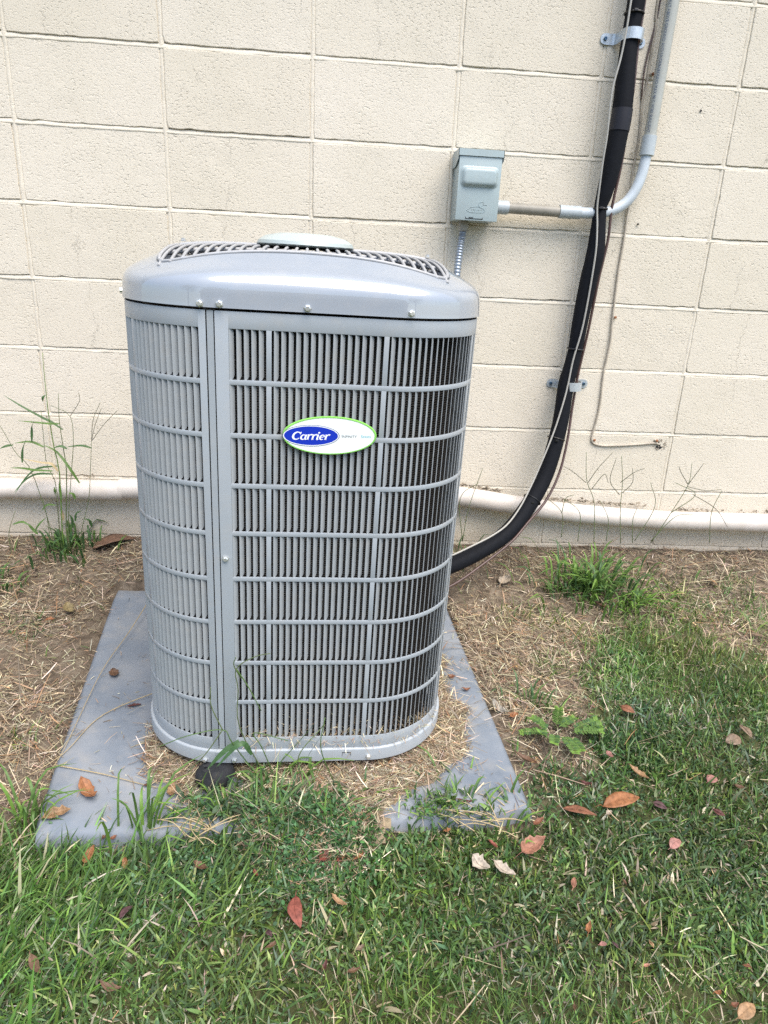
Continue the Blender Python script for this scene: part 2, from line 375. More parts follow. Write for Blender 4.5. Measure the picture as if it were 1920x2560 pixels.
mb = MB(); mb.box(X0 - 7, X0 - .006, 0, .2, Z0, Z1); mb.box(X1 + .006, X1 + 7, 0, .2, Z0, Z1); mb.box(X0 - .006, X1 + .006, .034, .2, Z0, Z1)
mb.box(X0 - 7, X1 + 7, .01, .2, Z1 + .002, 3.0); mb.build('wall_core', M_mortar, wall)
mb = MB(); mb.box(X0 - 7.3, X1 + 7.3, -.42, 4.0, 3.003, 3.02); mb.build('soffit', M_soffit, wall)
mb = MB(); mb.box(X0 - 7.3, X1 + 7.3, -.445, -.422, 2.98, 3.16); mb.build('fascia', M_soffit, wall)
mb = MB(); mb.add([(X0 - 7.4, -.47, 3.165), (X1 + 7.4, -.47, 3.165), (X1 + 7.4, 4, 4.6), (X0 - 7.4, 4, 4.6), (X0 - 7.4, -.47, 3.19), (X1 + 7.4, -.47, 3.19), (X1 + 7.4, 4, 4.63), (X0 - 7.4, 4, 4.63)],
                [(0, 3, 2, 1), (4, 5, 6, 7), (0, 1, 5, 4), (2, 3, 7, 6), (1, 2, 6, 5), (3, 0, 4, 7)]); mb.build('roof', M_roof, wall)
for (x, z) in ((1.931, 1.485), (1.798, 1.175)):   # two drilled holes left open in the blocks
    lathe('plug_hole', [(.0001, 0), (.0032, 0), (.0034, .0012)], M_slot, wall, 8, (x, -.0012, z), (R(90), 0, 0))

# ------------------------------------------------------------------ equipment pad
v = []; f = []
def padpt(s, t): 
    a = Vector(PAD[0]).lerp(Vector(PAD[1]), s); b = Vector(PAD[3]).lerp(Vector(PAD[2]), s); q = a.lerp(b, t); return q
mb = MB()
ns = 24
for lay in ('top',):
    for j in range(ns + 1):
        for i in range(ns + 1):
            q = padpt(i / ns, j / ns); v.append((q.x, q.y, pad_z(q.y) + random.gauss(0, .0004)))
for j in range(ns):
    for i in range(ns):
        a = j * (ns + 1) + i; f.append((a, a + 1, a + ns + 2, a + ns + 1))
rim = [i for i in range(ns)] + [ns + j * (ns + 1) for j in range(ns)] + [ns * (ns + 1) + ns - i for i in range(ns)] + [(ns - j) * (ns + 1) for j in range(ns)]
b0 = len(v)
cx = sum(p[0] for p in PAD) / 4; cy = sum(p[1] for p in PAD) / 4
for out, dz in ((.006, -.004), (.012, -.012), (.014, -.06)):
    for r in rim:
        x, y, z = v[r]; d = Vector((x - cx, y - cy)); m_ = max(abs(d.x), abs(d.y)); e = Vector((d.x if abs(d.x) > .44 * 0.99 else 0, d.y if abs(d.y) > .445 * .99 else 0))
        e = e.normalized() if e.length > 0 else d.normalized()
        v.append((x + e.x * out, y + e.y * out, pad_z(y) + dz))
n = len(rim)
for k in range(3):
    for i in range(n):
        a0 = rim[i] if k == 0 else b0 + (k - 1) * n + i; a1 = rim[(i + 1) % n] if k == 0 else b0 + (k - 1) * n + (i + 1) % n
        f.append((a0, b0 + k * n + i, b0 + k * n + (i + 1) % n, a1))
pad = obj('equipment_pad', v, f, M_pad); autosmooth(pad.data, 50)
tag(pad, 'square blue grey equipment pad lying under the louvred cooling unit', 'pad')
# ------------------------------------------------------------------ cooling unit
A, RC, HB = .316, .177, .8810
unit = empty('air_conditioner', (0, 0, 0), 'tall grey louvred air conditioner with domed top and oval badge on its front', 'air conditioner')
unit.matrix_world = Matrix.Translation((.8227, -.7139, .0603)) @ Matrix.Rotation(.03653, 4, 'Z') @ Matrix.Rotation(.02288, 4, 'X') @ Matrix.Rotation(.00995, 4, 'Y')
FL_ = A - RC; CA = RC * math.pi / 2; PER = 4 * (2 * FL_ + CA)
def peri(s):
    """arc length from the front centre, + to the viewer's right -> (x, y, outward nx, ny)"""
    s = (s + FL_) % PER; k = int(s // (2 * FL_ + CA)); q = s - k * (2 * FL_ + CA)
    if q <= 2 * FL_: x, y, nx, ny = q - FL_, -A, 0., -1.
    else:
        a = (q - 2 * FL_) / RC; x, y = FL_ + RC * math.sin(a), -FL_ - RC * math.cos(a); nx, ny = math.sin(a), -math.cos(a)
    for _ in range(k): x, y, nx, ny = -y, x, -ny, nx
    return x, y, nx, ny
def sweep(mb, s0, s1, prof, step=.012, closed_ends=True):
    """prof: closed list of (w outward, z)"""
    n = max(1, int(math.ceil(abs(s1 - s0) / step))); m = len(prof); v = []; f = []
    for i in range(n + 1):
        x, y, nx, ny = peri(s0 + (s1 - s0) * i / n)
        for w, z in prof: v.append((x + nx * w, y + ny * w, z))
        if i:
            for k in range(m): a = (i - 1) * m + k; b = (i - 1) * m + (k + 1) % m; f.append((a, a + m, b + m, b))
    if closed_ends: f.append(tuple(range(m))); f.append(tuple(range(n * m, (n + 1) * m))[::-1])
    mb.add(v, f)
def band(z0, z1, w=0., t=.002, r=.0012): return [(w - t, z0), (w - r * .3, z0), (w, z0 + r), (w, z1 - r), (w - r * .3, z1), (w - t, z1)]
PITCH = .01187; ROWP = .0890; OPEN = .0806; ZT = .8503; SR0 = -.121; SL0 = -.168
NR, NL = 66, 46
RIBS = {5, 21, 38, 54}; LRIBS = {12, 30}
# base pan with its light rolled ridge
mb = MB()
sweep(mb, -FL_ - .02, PER - FL_ - .0201, [(-.02, .0), (.0042, .0), (.0052, .001), (.0052, .0265), (.0046, .0284), (.0030, .0296), (-.004, .0298), (-.02, .0302)], closed_ends=False)
base_pan = mb.build('base_pan', M_paint, unit, smooth=40)
mb = MB(); ring_ = [peri(k / 60 * PER) for k in range(60)]; mb.add([(x - nx * .018, y - ny * .018, .004) for x, y, nx, ny in ring_], [tuple(range(60))]); mb.build('pan_floor', M_dark, unit)
mb = MB(); mb.box(.0910, .1090, -A - .0057, -A - .0050, .0205, .0218); mb.box(.0910, .0916, -A - .0057, -A - .0050, .0125, .0205); mb.box(.1084, .1090, -A - .0057, -A - .0050, .0125, .0205)
mb.build('drain_slot', M_slot, unit)
mb = MB(); sweep(mb, -.160, -.1415, [(.0050, .003), (.0064, .003), (.0064, .0275), (.0050, .0275)]); mb.build('seam_clip', M_paint, unit)
# coil inside
mb = MB(); sweep(mb, 0, PER - 1e-4, [(-.030, .032), (-.029, .877), (-.045, .877), (-.045, .032)], closed_ends=False); mb.build('condenser_coil', M_coil, unit, smooth=30)
# grille panels (sheet between the louvres)
def panel(name, s_in, n, sgn, ribs, plain_to):
    mb = MB(); s_end = s_in + sgn * n * PITCH
    lo, hi = min(s_in, s_end), max(s_in, s_end)
    sweep(mb, min(lo, plain_to), max(hi, plain_to), band(ZT, HB - .004))
    sweep(mb, min(lo, plain_to), max(hi, plain_to), band(.0308, ZT - 8 * ROWP - OPEN))
    for i in range(1, 9):
        sweep(mb, lo, hi, band(ZT - i * ROWP, ZT - i * ROWP + ROWP - OPEN, 0, .0022))
    for i in range(9):
        z1 = ZT - i * ROWP; z0 = z1 - OPEN
        for k in ribs:
            s = s_in + sgn * k * PITCH; sweep(mb, s, s + sgn * PITCH * .70, band(z0 - .0005, z1 + .0005, -.0002))
    # plain uprights
    sweep(mb, s_in, s_in - .0212 if sgn > 0 else s_in + .0114, band(.0308, HB - .004))
    e = s_end; sweep(mb, e, plain_to, band(ZT - 8 * ROWP - OPEN, ZT))
    # little gussets in the upper corner of every slot
    return mb.build(name, M_paint, unit, smooth=40)
SB = PER / 2 - FL_ * 0 - .02
right_panel = panel('grille_panel', SR0, NR, 1, RIBS, PER / 2 - .06)
left_panel = panel('grille_panel', SL0, NL, -1, LRIBS, -PER / 2 + .06 + .12)
mb = MB(); sweep(mb, PER / 2 - .058, PER / 2 + .175, band(.031, HB - .004, -.0005)); mb.build('back_cover', M_paint, unit, smooth=40)
# seam channel between the two panels
mb = MB(); sweep(mb, -.1568, -.1405, [(-.012, .03), (-.010, .03), (-.010, .8775), (-.012, .8775)]); mb.build('seam_recess', M_dark, unit)
mb = MB(); sweep(mb, -.1546, -.1442, [(-.009, .0305), (-.0022, .0305), (-.0012, .032), (-.0012, .877), (-.009, .877)]); mb.build('corner_post', M_paint, unit)
mb = MB(); sweep(mb, -.1585, -.1545, [(.0002, .8772), (.0008, .8772), (.0008, .8802), (.0002, .8802)]); sweep(mb, -.1442, -.1410, [(.0002, .8772), (.0008, .8772), (.0008, .8802), (.0002, .8802)]); mb.build('seam_notch', M_slot, unit)
# louvre: its outer edge lies in the sheet, the blade runs inward, ends rounded
def louvre_mesh(sgn=1):
    na, nz = 4, 9; v = []; th = .0009
    for side in (0, 1):
        for i in range(na + 1):
            c = i / na; u = .0004 + .0073 * c; w = -.0066 * (c ** 1.25) - .0002
            e = .0062 * (1 - math.sqrt(max(0, 1 - c * c))); e = .0055 * c ** 3 if c < 1 else .0072
            top = OPEN / 2 - e * .75 + .0006; bot = -OPEN / 2 + e + -.0006
            for j in range(nz + 1):
                z = bot + (top - bot) * j / nz
                v.append((u + (.0 if side == 0 else -.0004), -(w - (th if side else 0)), z))
    n = (na + 1) * (nz + 1); f = []
    for side in (0, 1):
        for i in range(na):
            for j in range(nz):
                a = side * n + i * (nz + 1) + j; q = (a, a + nz + 1, a + nz + 2, a + 1); f.append(q if side == 0 else q[::-1])
    for i in range(na):
        for j in (0, nz):
            a = i * (nz + 1) + j; f.append((a, a + nz + 1, a + nz + 1 + n, a + n))
    for i in (0, na):
        for j in range(nz):
            a = i * (nz + 1) + j; f.append((a, a + 1, a + 1 + n, a + n))
    me = mesh('louvre', v, f, M_fin); autosmooth(me, 50); return me
LM = louvre_mesh()
rest = {id(right_panel): MB(), id(left_panel): MB()}
def place(parent, s, i, single):
    x, y, nx, ny = peri(s); zc = ZT - i * ROWP - OPEN / 2
    ang = math.atan2(nx, -ny)                       # outward normal is local -y turned by ang
    tw = random.gauss(0, .012)
    mt = Matrix.Translation((x, y, zc)) @ Matrix.Rotation(ang + tw, 4, 'Z')
    if single:
        o = link('louvre', LM, parent); o.matrix_local = mt
    else:
        rest[id(parent)].add([mt @ vv.co for vv in LM.vertices], [tuple(p.vertices) for p in LM.polygons])
for i in range(9):
    for k in range(NR):
        if k not in RIBS: place(right_panel, SR0 + k * PITCH, i, k < 24)
    for k in range(NL):
        if k not in LRIBS: place(left_panel, SL0 - (k + 1) * PITCH, i, k < 10)
for pnl in (right_panel, left_panel):
    q = rest[id(pnl)].build('louvre_bank', M_fin, pnl, smooth=50); q['kind'] = 'stuff'
# ---------------- top cover
B_ = .251
def dome(r): return .977 - 5.0 * r ** 4.5
def inner(s):
    """point on the grille opening (rounded square, small corners) at the same direction as perimeter point s"""
    x, y, nx, ny = peri(s); a = math.atan2(y, x); c, d = math.cos(a), math.sin(a)
    p = 12.0; r = B_ / (abs(c) ** p + abs(d) ** p) ** (1 / p); return r * c, r * d
npr, nse = 14, 160; v = []; f = []
for k in range(nse):
    s = k / nse * PER; x, y, nx, ny = peri(s); xi, yi = inner(s); ri = math.hypot(xi, yi); zi = dome(ri)
    ox, oy = x + nx * .0035, y + ny * .0035
    P = [Vector((ox, oy, HB + .0005)), Vector((ox - nx * .0008, oy - ny * .0008, HB + .008)), Vector((ox - nx * .0012, oy - ny * .0012, .898))]
    p0 = Vector((ox - nx * .002, oy - ny * .0016, .902)); p3 = Vector((xi, yi, zi)); slope = 22.5 * ri ** 3.5
    dirv = Vector((x - xi, y - yi)); dl = max(dirv.length, .01); 
    p1 = p0 + Vector((0, 0, (zi - .902) * .58)); p2 = p3 + Vector((dirv.x * .64, dirv.y * .64, -(zi - .902) * .44))
    col = [Vector((ox - nx * .0035, oy - ny * .0035, HB + .0008))] + P
    for j in range(npr + 1):
        t = j / npr; col.append((1 - t) ** 3 * p0 + 3 * (1 - t) ** 2 * t * p1 + 3 * (1 - t) * t * t * p2 + t ** 3 * p3)
    col.append(p3 + Vector((-xi / ri * .003, -yi / ri * .003, -.0015))); col.append(p3 + Vector((-xi / ri * .004, -yi / ri * .004, -.03)))
    v += col; m_ = len(col)
for k in range(nse):
    for j in range(m_ - 1):
        a = k * m_ + j; b = ((k + 1) % nse) * m_ + j; f.append((a, b, b + 1, a + 1))
cap = obj('top_cover', v, f, M_cap, unit); autosmooth(cap.data, 45)
def dpt(x, y, lift=.004):
    return Vector((x, y, dome(math.hypot(x, y)) + lift))
nrod = 27
for k in range(nrod):
    x = -B_ + .014 + (2 * B_ - .028) * k / (nrod - 1); yy = B_ - .004
    pts = [dpt(x, -yy + 2 * yy * j / 26, -.0012) for j in range(27)]
    v, f = tube_geo(pts, .0028, 8); o = obj('grille_rod', v, f, M_rod, unit); autosmooth(o.data, 50)
for y in (-.13, .0, .13):
    pts = [dpt(-B_ + .006 + (2 * B_ - .012) * j / 30, y, -.0072 if y else .001) for j in range(31)]
    v, f = tube_geo(pts, .0038, 8); o = obj('cross_rod', v, f, M_rod, unit); autosmooth(o.data, 50)
pts = []
for k in range(120):
    xi, yi = inner(k / 120 * PER); r = math.hypot(xi, yi); pts.append(Vector((xi * (1 - .006 / r), yi * (1 - .006 / r), dome(r) + .0022)))
pts += pts[:2]; v, f = tube_geo(pts, .0032, 8, False); o = obj('grille_rim', v, f, M_rod, unit); autosmooth(o.data, 50)
lathe('fan_hub', [(.001, .90), (.075, .90), (.078, .965), (.06, .972), (.001, .973)], M_dark, unit)
lathe('fan_shroud', [(.285, .86), (.27, .92), (.255, .935)], M_dark, unit, 48)
lathe('motor_disc', [(.001, .976), (.086, .980), (.0925, .9815), (.0945, .9835), (.092, .9895), (.078, .998), (.05, 1.004), (.001, 1.006)], M_disc, unit, 48, loc=(-.0035, 0, -.001))
for (x, y) in ((-.235, -.02), (.24, .0)):
    lathe('screw', [(.001, .0), (.006, .0), (.006, .002), (.0042, .0022), (.004, .006), (.001, .0062)], M_zinc, unit, 6, loc=(x, y, dome(abs(x)) + .006))
def screw(s, z, w):
    x, y, nx, ny = peri(s); ang = math.atan2(nx, -ny)
    o = lathe('screw', [(.0005, 0), (.0062, 0), (.0062, .0014), (.0046, .0017), (.0044, .0052), (.0036, .0058), (.0005, .0058)], M_zinc, unit, 6, ang=30)
    o.matrix_local = Matrix.Translation((x + nx * w, y + ny * w, z)) @ Matrix.Rotation(ang, 4, 'Z') @ Matrix.Rotation(R(90), 4, 'X') @ Matrix.Rotation(random.uniform(0, 1), 4, 'Z')
for s, z in ((-.1634, .8868), (-.1336, .8875), (.0029, .8882), (.169, .8888), (.46, .889), (-.40, .889)): screw(s, z, .0028)
screw(-.1337, .4503, 0); screw(-.182, .0072, .0051); screw(-.1256, .0086, .0051); screw(.1449, .0104, .0051)
for s, ins in ((-.163, -.008), (.155, .075), (.62, .075), (-.62, .075)):
    x, y, nx, ny = peri(s)
    o = lathe('foot', [(.001, -.034), (.036, -.035), (.039, -.028), (.037, -.018), (.030, -.008), (.024, -.001), (.001, .0)], M_foot, unit, 14, loc=(x - nx * ins, y - ny * ins, 0))
    for vv in o.data.vertices: vv.co += Vector((random.gauss(0, .003), random.gauss(0, .003), random.gauss(0, .0016)))
# ---------------- badge
badge = lathe('badge', [(.0001, 0), (1, 0), (1.0, .7), (.985, 1), (.0001, 1)], M_white, unit, 72)
BX, BZ, BA, BB = .0445, .6832, .0795, .0328; BT = .0045
badge.matrix_local = Matrix.Translation((BX, -A - .0012, BZ)) @ Matrix.Rotation(R(90), 4, 'X') @ Matrix.Diagonal((BA, BB, BT, 1))
bm_ = badge.data; bm_.transform(Matrix.Diagonal((BA, BB, BT, 1))); badge.matrix_local = Matrix.Translation((BX, -A - .0012, BZ)) @ Matrix.Rotation(R(90), 4, 'X') @ Matrix.Rotation(R(1.1), 4, 'Z')
for vv in bm_.vertices:                                       # faint aqua tint printed at both ends
    pass
bm_.materials.append(M_green); bm_.materials.append(M_aqua)
for p in bm_.polygons:
    c = p.center
    if len(p.vertices) == 4 and c.z < BT * .99 and c.z > .0001: p.material_index = 1
def flat(name, polys, m, z, parent=badge, th=.00025):
    """flat print on the badge face: polys of (x, y) points"""
    v = []; f = []
    for P in polys:
        n = len(P); b = len(v); v += [(x, y, z) for x, y in P]; v += [(x, y, z + th) for x, y in P]
        f.append(tuple(range(b + n, b + 2 * n)))
        for i in range(n): f.append((b + i, b + (i + 1) % n, b + n + (i + 1) % n, b + n + i))
    return obj(name, v, f, m, parent)
def ellipse_ring(cx, cy, a, b, a2, b2, n=72):
    out = []
    for i in range(n):
        t0, t1 = 2 * math.pi * i / n, 2 * math.pi * (i + 1) / n
        out.append([(cx + a2 * math.cos(t0), cy + b2 * math.sin(t0)), (cx + a * math.cos(t0), cy + b * math.sin(t0)), (cx + a * math.cos(t1), cy + b * math.sin(t1)), (cx + a2 * math.cos(t1), cy + b2 * math.sin(t1))])
    return out
def ell(cx, cy, a, b, n=64): return [[(cx + a * math.cos(2 * math.pi * i / n), cy + b * math.sin(2 * math.pi * i / n)) for i in range(n)]]
flat('rim_band', ellipse_ring(0, 0, BA * .985, BB * .985, BA * .955, BB * .935), M_green, BT + .0001)
ex = -.0315
flat('logo_oval', ell(ex, -.0002, .0478, .0184), M_navy, BT + .0001)
flat('logo_oval', ellipse_ring(ex, -.0002, .0468, .0176, .0452, .0162), M_white, BT + .0004)
flat('logo_oval', ell(ex, -.0002, .0452, .0162), M_blue, BT + .0004)
def stroke(pts, w, n=22):
    P = spline([(x, y, 0) for x, y in pts], n) if len(pts) > 2 else spline([(x, y, 0) for x, y in pts], 4)
    m = len(P); W = np.interp(np.linspace(0, 1, m), np.linspace(0, 1, len(w)), w); out = []; L = []
    for i, p in enumerate(P):
        t = (P[min(i + 1, m - 1)] - P[max(i - 1, 0)]).normalized(); nn = Vector((-t.y, t.x, 0)) * W[i] / 2; L.append((p + nn, p - nn))
    for i in range(m - 1): out.append([tuple(L[i][0][:2]), tuple(L[i][1][:2]), tuple(L[i + 1][1][:2]), tuple(L[i + 1][0][:2])])
    return out
def arc(cx, cy, rx, ry, a0, a1, n=9): return [(cx + rx * math.cos(R(a0 + (a1 - a0) * i / (n - 1))), cy + ry * math.sin(R(a0 + (a1 - a0) * i / (n - 1)))) for i in range(n)]
def lr(): return stroke([(1.6, 9.3), (1.6, 0)], [2.5, 2.5]) + stroke([(-.4, 9.3), (2.6, 9.7)], [1., 1.2]) + stroke([(2.2, 6.6), (3.6, 9.0), (5.3, 9.9), (6.6, 9.0)], [1.2, 1.6, 2.2, 2.6]) + stroke([(0, .45), (3.4, .45)], [.9, .9])
glyph = dict(
    C=(stroke(arc(6.2, 7.4, 5.4, 6.9, 38, 322, 13), [1.3, 1.6, 2.2, 3.0, 3.1, 3.0, 2.2, 1.6, 1.2]) + stroke([(11., 14.6), (10.6, 10.2)], [1.2, 1.6]), 12.2),
    a=(stroke(arc(4.0, 4.8, 3.2, 4.4, 50, 330, 11), [1.2, 1.8, 2.4, 2.5, 2.2, 1.4, 1.2]) + stroke([(7.6, 9.6), (7.2, 2.2), (8.3, .7), (9.6, 1.2)], [2.5, 2.5, 1.8, 1.]), 9.6),
    r=(lr(), 7.0), i=(stroke([(1.6, 9.3), (1.6, 1.6), (2.5, .7), (3.7, 1.2)], [2.5, 2.5, 1.8, 1.]) + stroke([(-.4, 9.3), (2.6, 9.7)], [1., 1.2]) + ell(1.9, 13.4, 1.5, 1.5, 14), 4.2),
    e=(stroke([(1.4, 4.6), (4.4, 5.0), (7.0, 6.2)], [1.1, 1.1, 1.3]) + stroke(arc(4.3, 4.9, 3.1, 4.4, 10, 305, 12), [1.8, 1.6, 1.4, 2.0, 2.5, 2.5, 2.2, 1.5, 1.1]), 8.2))
polys = []; x = 0; sc = .000905
for ch in 'Carrier':
    g_, adv = glyph[ch]
    for P in g_: polys.append([((x + px + .24 * py) * sc, py * sc) for px, py in P])
    x += adv
wid = max(p[0] for P in polys for p in P); sx = .0655 / wid
flat('lettering', [[(ex - .0327 + px * sx, py * 1.0 - .0070) for px, py in P] for P in polys], M_lett, BT + .0007)
def text_mesh(s, size, m, name, parent, shear=0, weight=0.):
    cu = bpy.data.curves.new('txt', 'FONT'); cu.body = s; cu.size = size; cu.shear = shear; cu.offset = weight; cu.resolution_u = 3
    to = bpy.data.objects.new('txt', cu); COL.objects.link(to); dg = bpy.context.evaluated_depsgraph_get(); me = bpy.data.meshes.new_from_object(to.evaluated_get(dg))
    bpy.data.objects.remove(to); me.name = name; me.materials.clear(); me.materials.append(m); return me
def small_caps(s, x, y, size, m):
    for w in s.split():
        for part, sz in ((w[0], size), (w[1:], size * .78)):
            me = text_mesh(part, sz, m, 'lettering', badge); xs_ = [vv.co.x for vv in me.vertices]; sxx = 1.22
            me.transform(Matrix.Translation((x, y, BT + .0004)) @ Matrix.Diagonal((sxx, 1.1, 1, 1))); link('lettering', me, badge); x += max(xs_) * sxx + .0005
        x += .0026
    return x
small_caps('INFINITY', .0198, -.0026, .0068, M_ink); small_caps('SERIES', .0525, -.0026, .0062, M_cyan)
# ------------------------------------------------------------------ services on the wall
# black insulated pipe bundle
pts = [(1.690, -.050, 2.25), (1.680, -.050, 1.95), (1.676, -.050, 1.722), (1.673, -.050, 1.64), (1.674, -.052, 1.57), (1.678, -.056, 1.45), (1.672, -.054, 1.33), (1.664, -.050, 1.25), (1.658, -.048, 1.21), (1.659, -.050, 1.16), (1.660, -.054, 1.08), (1.652, -.052, 1.006), (1.645, -.050, .90),
       (1.640, -.052, .80), (1.632, -.055, .74), (1.624, -.058, .69), (1.614, -.078, .561), (1.577, -.112, .41), (1.51, -.16, .302), (1.436, -.21, .235), (1.345, -.26, .197), (1.269, -.30, .175), (1.20, -.333, .165), (1.12, -.36, .160)]
rad = [.024, .024, .0235, .022, .0245, .028, .027, .023, .018, .021, .027, .026, .0245, .022, .0235, .025, .025, .026, .0265, .026, .0255, .025, .025, .025]
pb = empty('refrigerant_pipe', (1.67, -.05, .2), 'thick black foam covered pipe running down the wall into the unit', 'pipe')
def kid(o, p):                                   # parent without moving
    o.parent = p; o.matrix_parent_inverse = p.matrix_world.inverted() if False else Matrix.Translation(-p.location); return o
kid(tube('insulation', pts, rad, M_ins, None, 16, 150), pb)
kid(tube('sleeve_tape', [(1.6785, -.057, 1.463), (1.678, -.0572, 1.435), (1.677, -.0568, 1.408)], [.0284, .0288, .0286], M_tape, None, 16, 6), pb)
def tie(x, y, z, r, d):
    d = Vector(d).normalized(); o = Vector((x, y, z)); u = d.orthogonal().normalized(); w = d.cross(u); P = [o + (u * math.cos(a) + w * math.sin(a)) * r for a in [2 * math.pi * k / 24 for k in range(26)]]
    v, f = tube_geo(P, .0024, 6, False); t = obj('cable_tie', v, f, M_tie); kid(t, pb)
    q = MB(); q.box(-.005, .005, -.004, .003, -.003, .003); h = q.build('cable_tie', M_tie, None, bevel=.001); h.location = o + Vector((-.25 * r, -r - .002, 0)); kid(h, pb)
tie(1.675, -.050, 1.69, .0255, (0, 0, 1)); tie(1.658, -.048, 1.207, .0205, (0, 0, 1)); tie(1.640, -.052, .805, .0245, (.05, 0, 1)); tie(1.607, -.083, .525, .0275, (.25, .2, 1)); tie(1.536, -.140, .335, .0285, (.6, .45, .8))
ww = [(1.668, -.078, 2.2), (1.655, -.079, 1.85), (1.651, -.079, 1.708), (1.650, -.079, 1.65), (1.645, -.080, 1.581), (1.634, -.083, 1.515), (1.632, -.084, 1.467), (1.636, -.082, 1.389), (1.635, -.080, 1.329), (1.637, -.076, 1.257), (1.640, -.072, 1.207), (1.646, -.076, 1.16), (1.650, -.083, 1.098), (1.650, -.083, 1.03), (1.648, -.080, .94), (1.642, -.080, .858),
      (1.628, -.081, .774), (1.621, -.085, .70), (1.610, -.094, .638), (1.585, -.112, .544), (1.541, -.145, .433), (1.514, -.168, .378), (1.482, -.196, .326), (1.440, -.226, .28), (1.386, -.262, .255), (1.318, -.300, .235), (1.245, -.335, .215), (1.15, -.37, .20)]
tag(tube('control_wire', ww, .0028, M_wire, None, 8, 160), 'thin off white wire strapped along the front of the black pipe', 'wire')
bt = [(1.706, -.045, 2.2), (1.702, -.045, 1.9), (1.701, -.045, 1.724), (1.700, -.047, 1.614), (1.703, -.052, 1.514), (1.7005, -.056, 1.40), (1.699, -.054, 1.317), (1.692, -.050, 1.211), (1.690, -.050, 1.123), (1.679, -.050, 1.01), (1.670, -.048, .856), (1.657, -.050, .727), (1.650, -.060, .62), (1.640, -.085, .521), (1.618, -.115, .421), (1.575, -.150, .338), (1.508, -.19, .269), (1.452, -.228, .22), (1.36, -.275, .165), (1.266, -.322, .118), (1.20, -.35, .105), (1.12, -.37, .10)]
tag(tube('liquid_line', [(x + (.004 if z < 1.15 else 0), y, z) for x, y, z in bt], .0042, M_brown, None, 8, 150), 'thin dark brown tube running beside the black pipe into the unit', 'tube')
# straps
def strap(x0, x1, xa, xb, z, tilt, label):
    s = empty('pipe_strap', ((x0 + x1) / 2, 0, z), label, 'pipe strap', 'metal straps holding the black pipe'); s.rotation_euler = (0, tilt, 0)
    c = (x0 + x1) / 2; W = .0135; ia, ib = xa - c, xb - c; P = []
    r = (ib - ia) / 2; mx_ = (ia + ib) / 2
    P = [(ia - .012, -.003), (ia - .004, -.006), (ia, -.020)] + [(mx_ - r * math.cos(a) * 1.0, -.050 - (r + .001) * math.sin(a)) for a in [math.pi * k / 14 for k in range(15)]] + [(ib, -.020), (ib + .003, -.006), (ib + .009, -.003)]
    v = []; f = []
    for i, (x, y) in enumerate(P):
        t = Vector((P[min(i + 1, len(P) - 1)][0] - P[max(i - 1, 0)][0], P[min(i + 1, len(P) - 1)][1] - P[max(i - 1, 0)][1])).normalized(); nn = Vector((-t.y, t.x)) * .0016
        v += [(x, y, -W), (x, y, W), (x + nn.x, y + nn.y, W), (x + nn.x, y + nn.y, -W)]
        if i:
            b = (i - 1) * 4
            for k in range(4): f.append((b + k, b + (k + 1) % 4, b + 4 + (k + 1) % 4, b + 4 + k))
    o = obj('strap_band', v, f, M_galv, s); autosmooth(o.data, 40)
    for a, b in ((x0 - c, ia - .010), (ib + .008, x1 - c)):
        left = a < 0; tip = a if left else b; root = b if left else a; sg = -1 if left else 1; out = []
        for k in range(9):
            t = -math.pi / 2 + math.pi * k / 8; out.append((tip - sg * W + sg * W * math.cos(t), W * math.sin(t)))
        out = [(root, -W)] + out + [(root, W)]
        n = len(out); v = [(x, -.0036, z_) for x, z_ in out] + [(x, -.0012, z_) for x, z_ in out]; f = [tuple(range(n)), tuple(range(n, 2 * n))[::-1]] + [(i, (i + 1) % n, n + (i + 1) % n, n + i) for i in range(n)]
        obj('strap_ear', v, f, M_galv, s)
        lathe('screw', [(.0002, 0), (.0055, 0), (.0055, .003), (.0044, .004), (.0044, .0065), (.0022, .0065), (.002, .003), (.0002, .003)], mat('blue_screw', (.10, .17, .25), .35, metal=.8), s, 6, loc=(tip - sg * W * 1.0, -.0037, 0), rot=(R(90), 0, 0))
strap(1.607, 1.736, 1.6505, 1.7085, 1.640, .03, 'galvanized two hole strap round the black pipe, the one high up the wall')
strap(1.578, 1.714, 1.607, 1.676, .690, -.02, 'galvanized two hole strap round the black pipe, the one low on the wall')
# disconnect box
bx = empty('disconnect_box', (1.2835, -.05, 1.24), 'small grey metal electrical disconnect box with embossed bird on the wall', 'electrical box')
def bk(mb, name, m, bevel=0, smooth=None):
    o = mb.build(name, m, None, bevel=bevel, smooth=smooth); return kid(o, bx)
bk(MB().box(1.2245, 1.3425, -.0945, -.0005, 1.1525, 1.328), 'enclosure', M_box, .002, 40)
bk(MB().box(1.2235, 1.3435, -.1000, -.0950, 1.1515, 1.3150), 'cover', M_box, .0015, 40)
mb = MB()
v = [(1.2195, -.1035, 1.3155), (1.3475, -.1035, 1.3155), (1.3475, -.1035, 1.3325), (1.2195, -.1035, 1.3325), (1.2195, -.003, 1.3345), (1.3475, -.003, 1.3345)]
mb.add([(1.2195, -.1035, 1.3155), (1.3475, -.1035, 1.3155), (1.3475, -.1035, 1.3325), (1.2195, -.1035, 1.3325), (1.2195, -.1015, 1.3155), (1.3475, -.1015, 1.3155), (1.3475, -.003, 1.3345), (1.2195, -.003, 1.3345), (1.3475, -.003, 1.331), (1.2195, -.003, 1.331), (1.3475, -.1015, 1.330), (1.2195, -.1015, 1.330)],
       [(0, 1, 2, 3), (0, 4, 5, 1), (3, 2, 6, 7), (7, 6, 8, 9), (4, 11, 10, 5), (11, 9, 8, 10)])
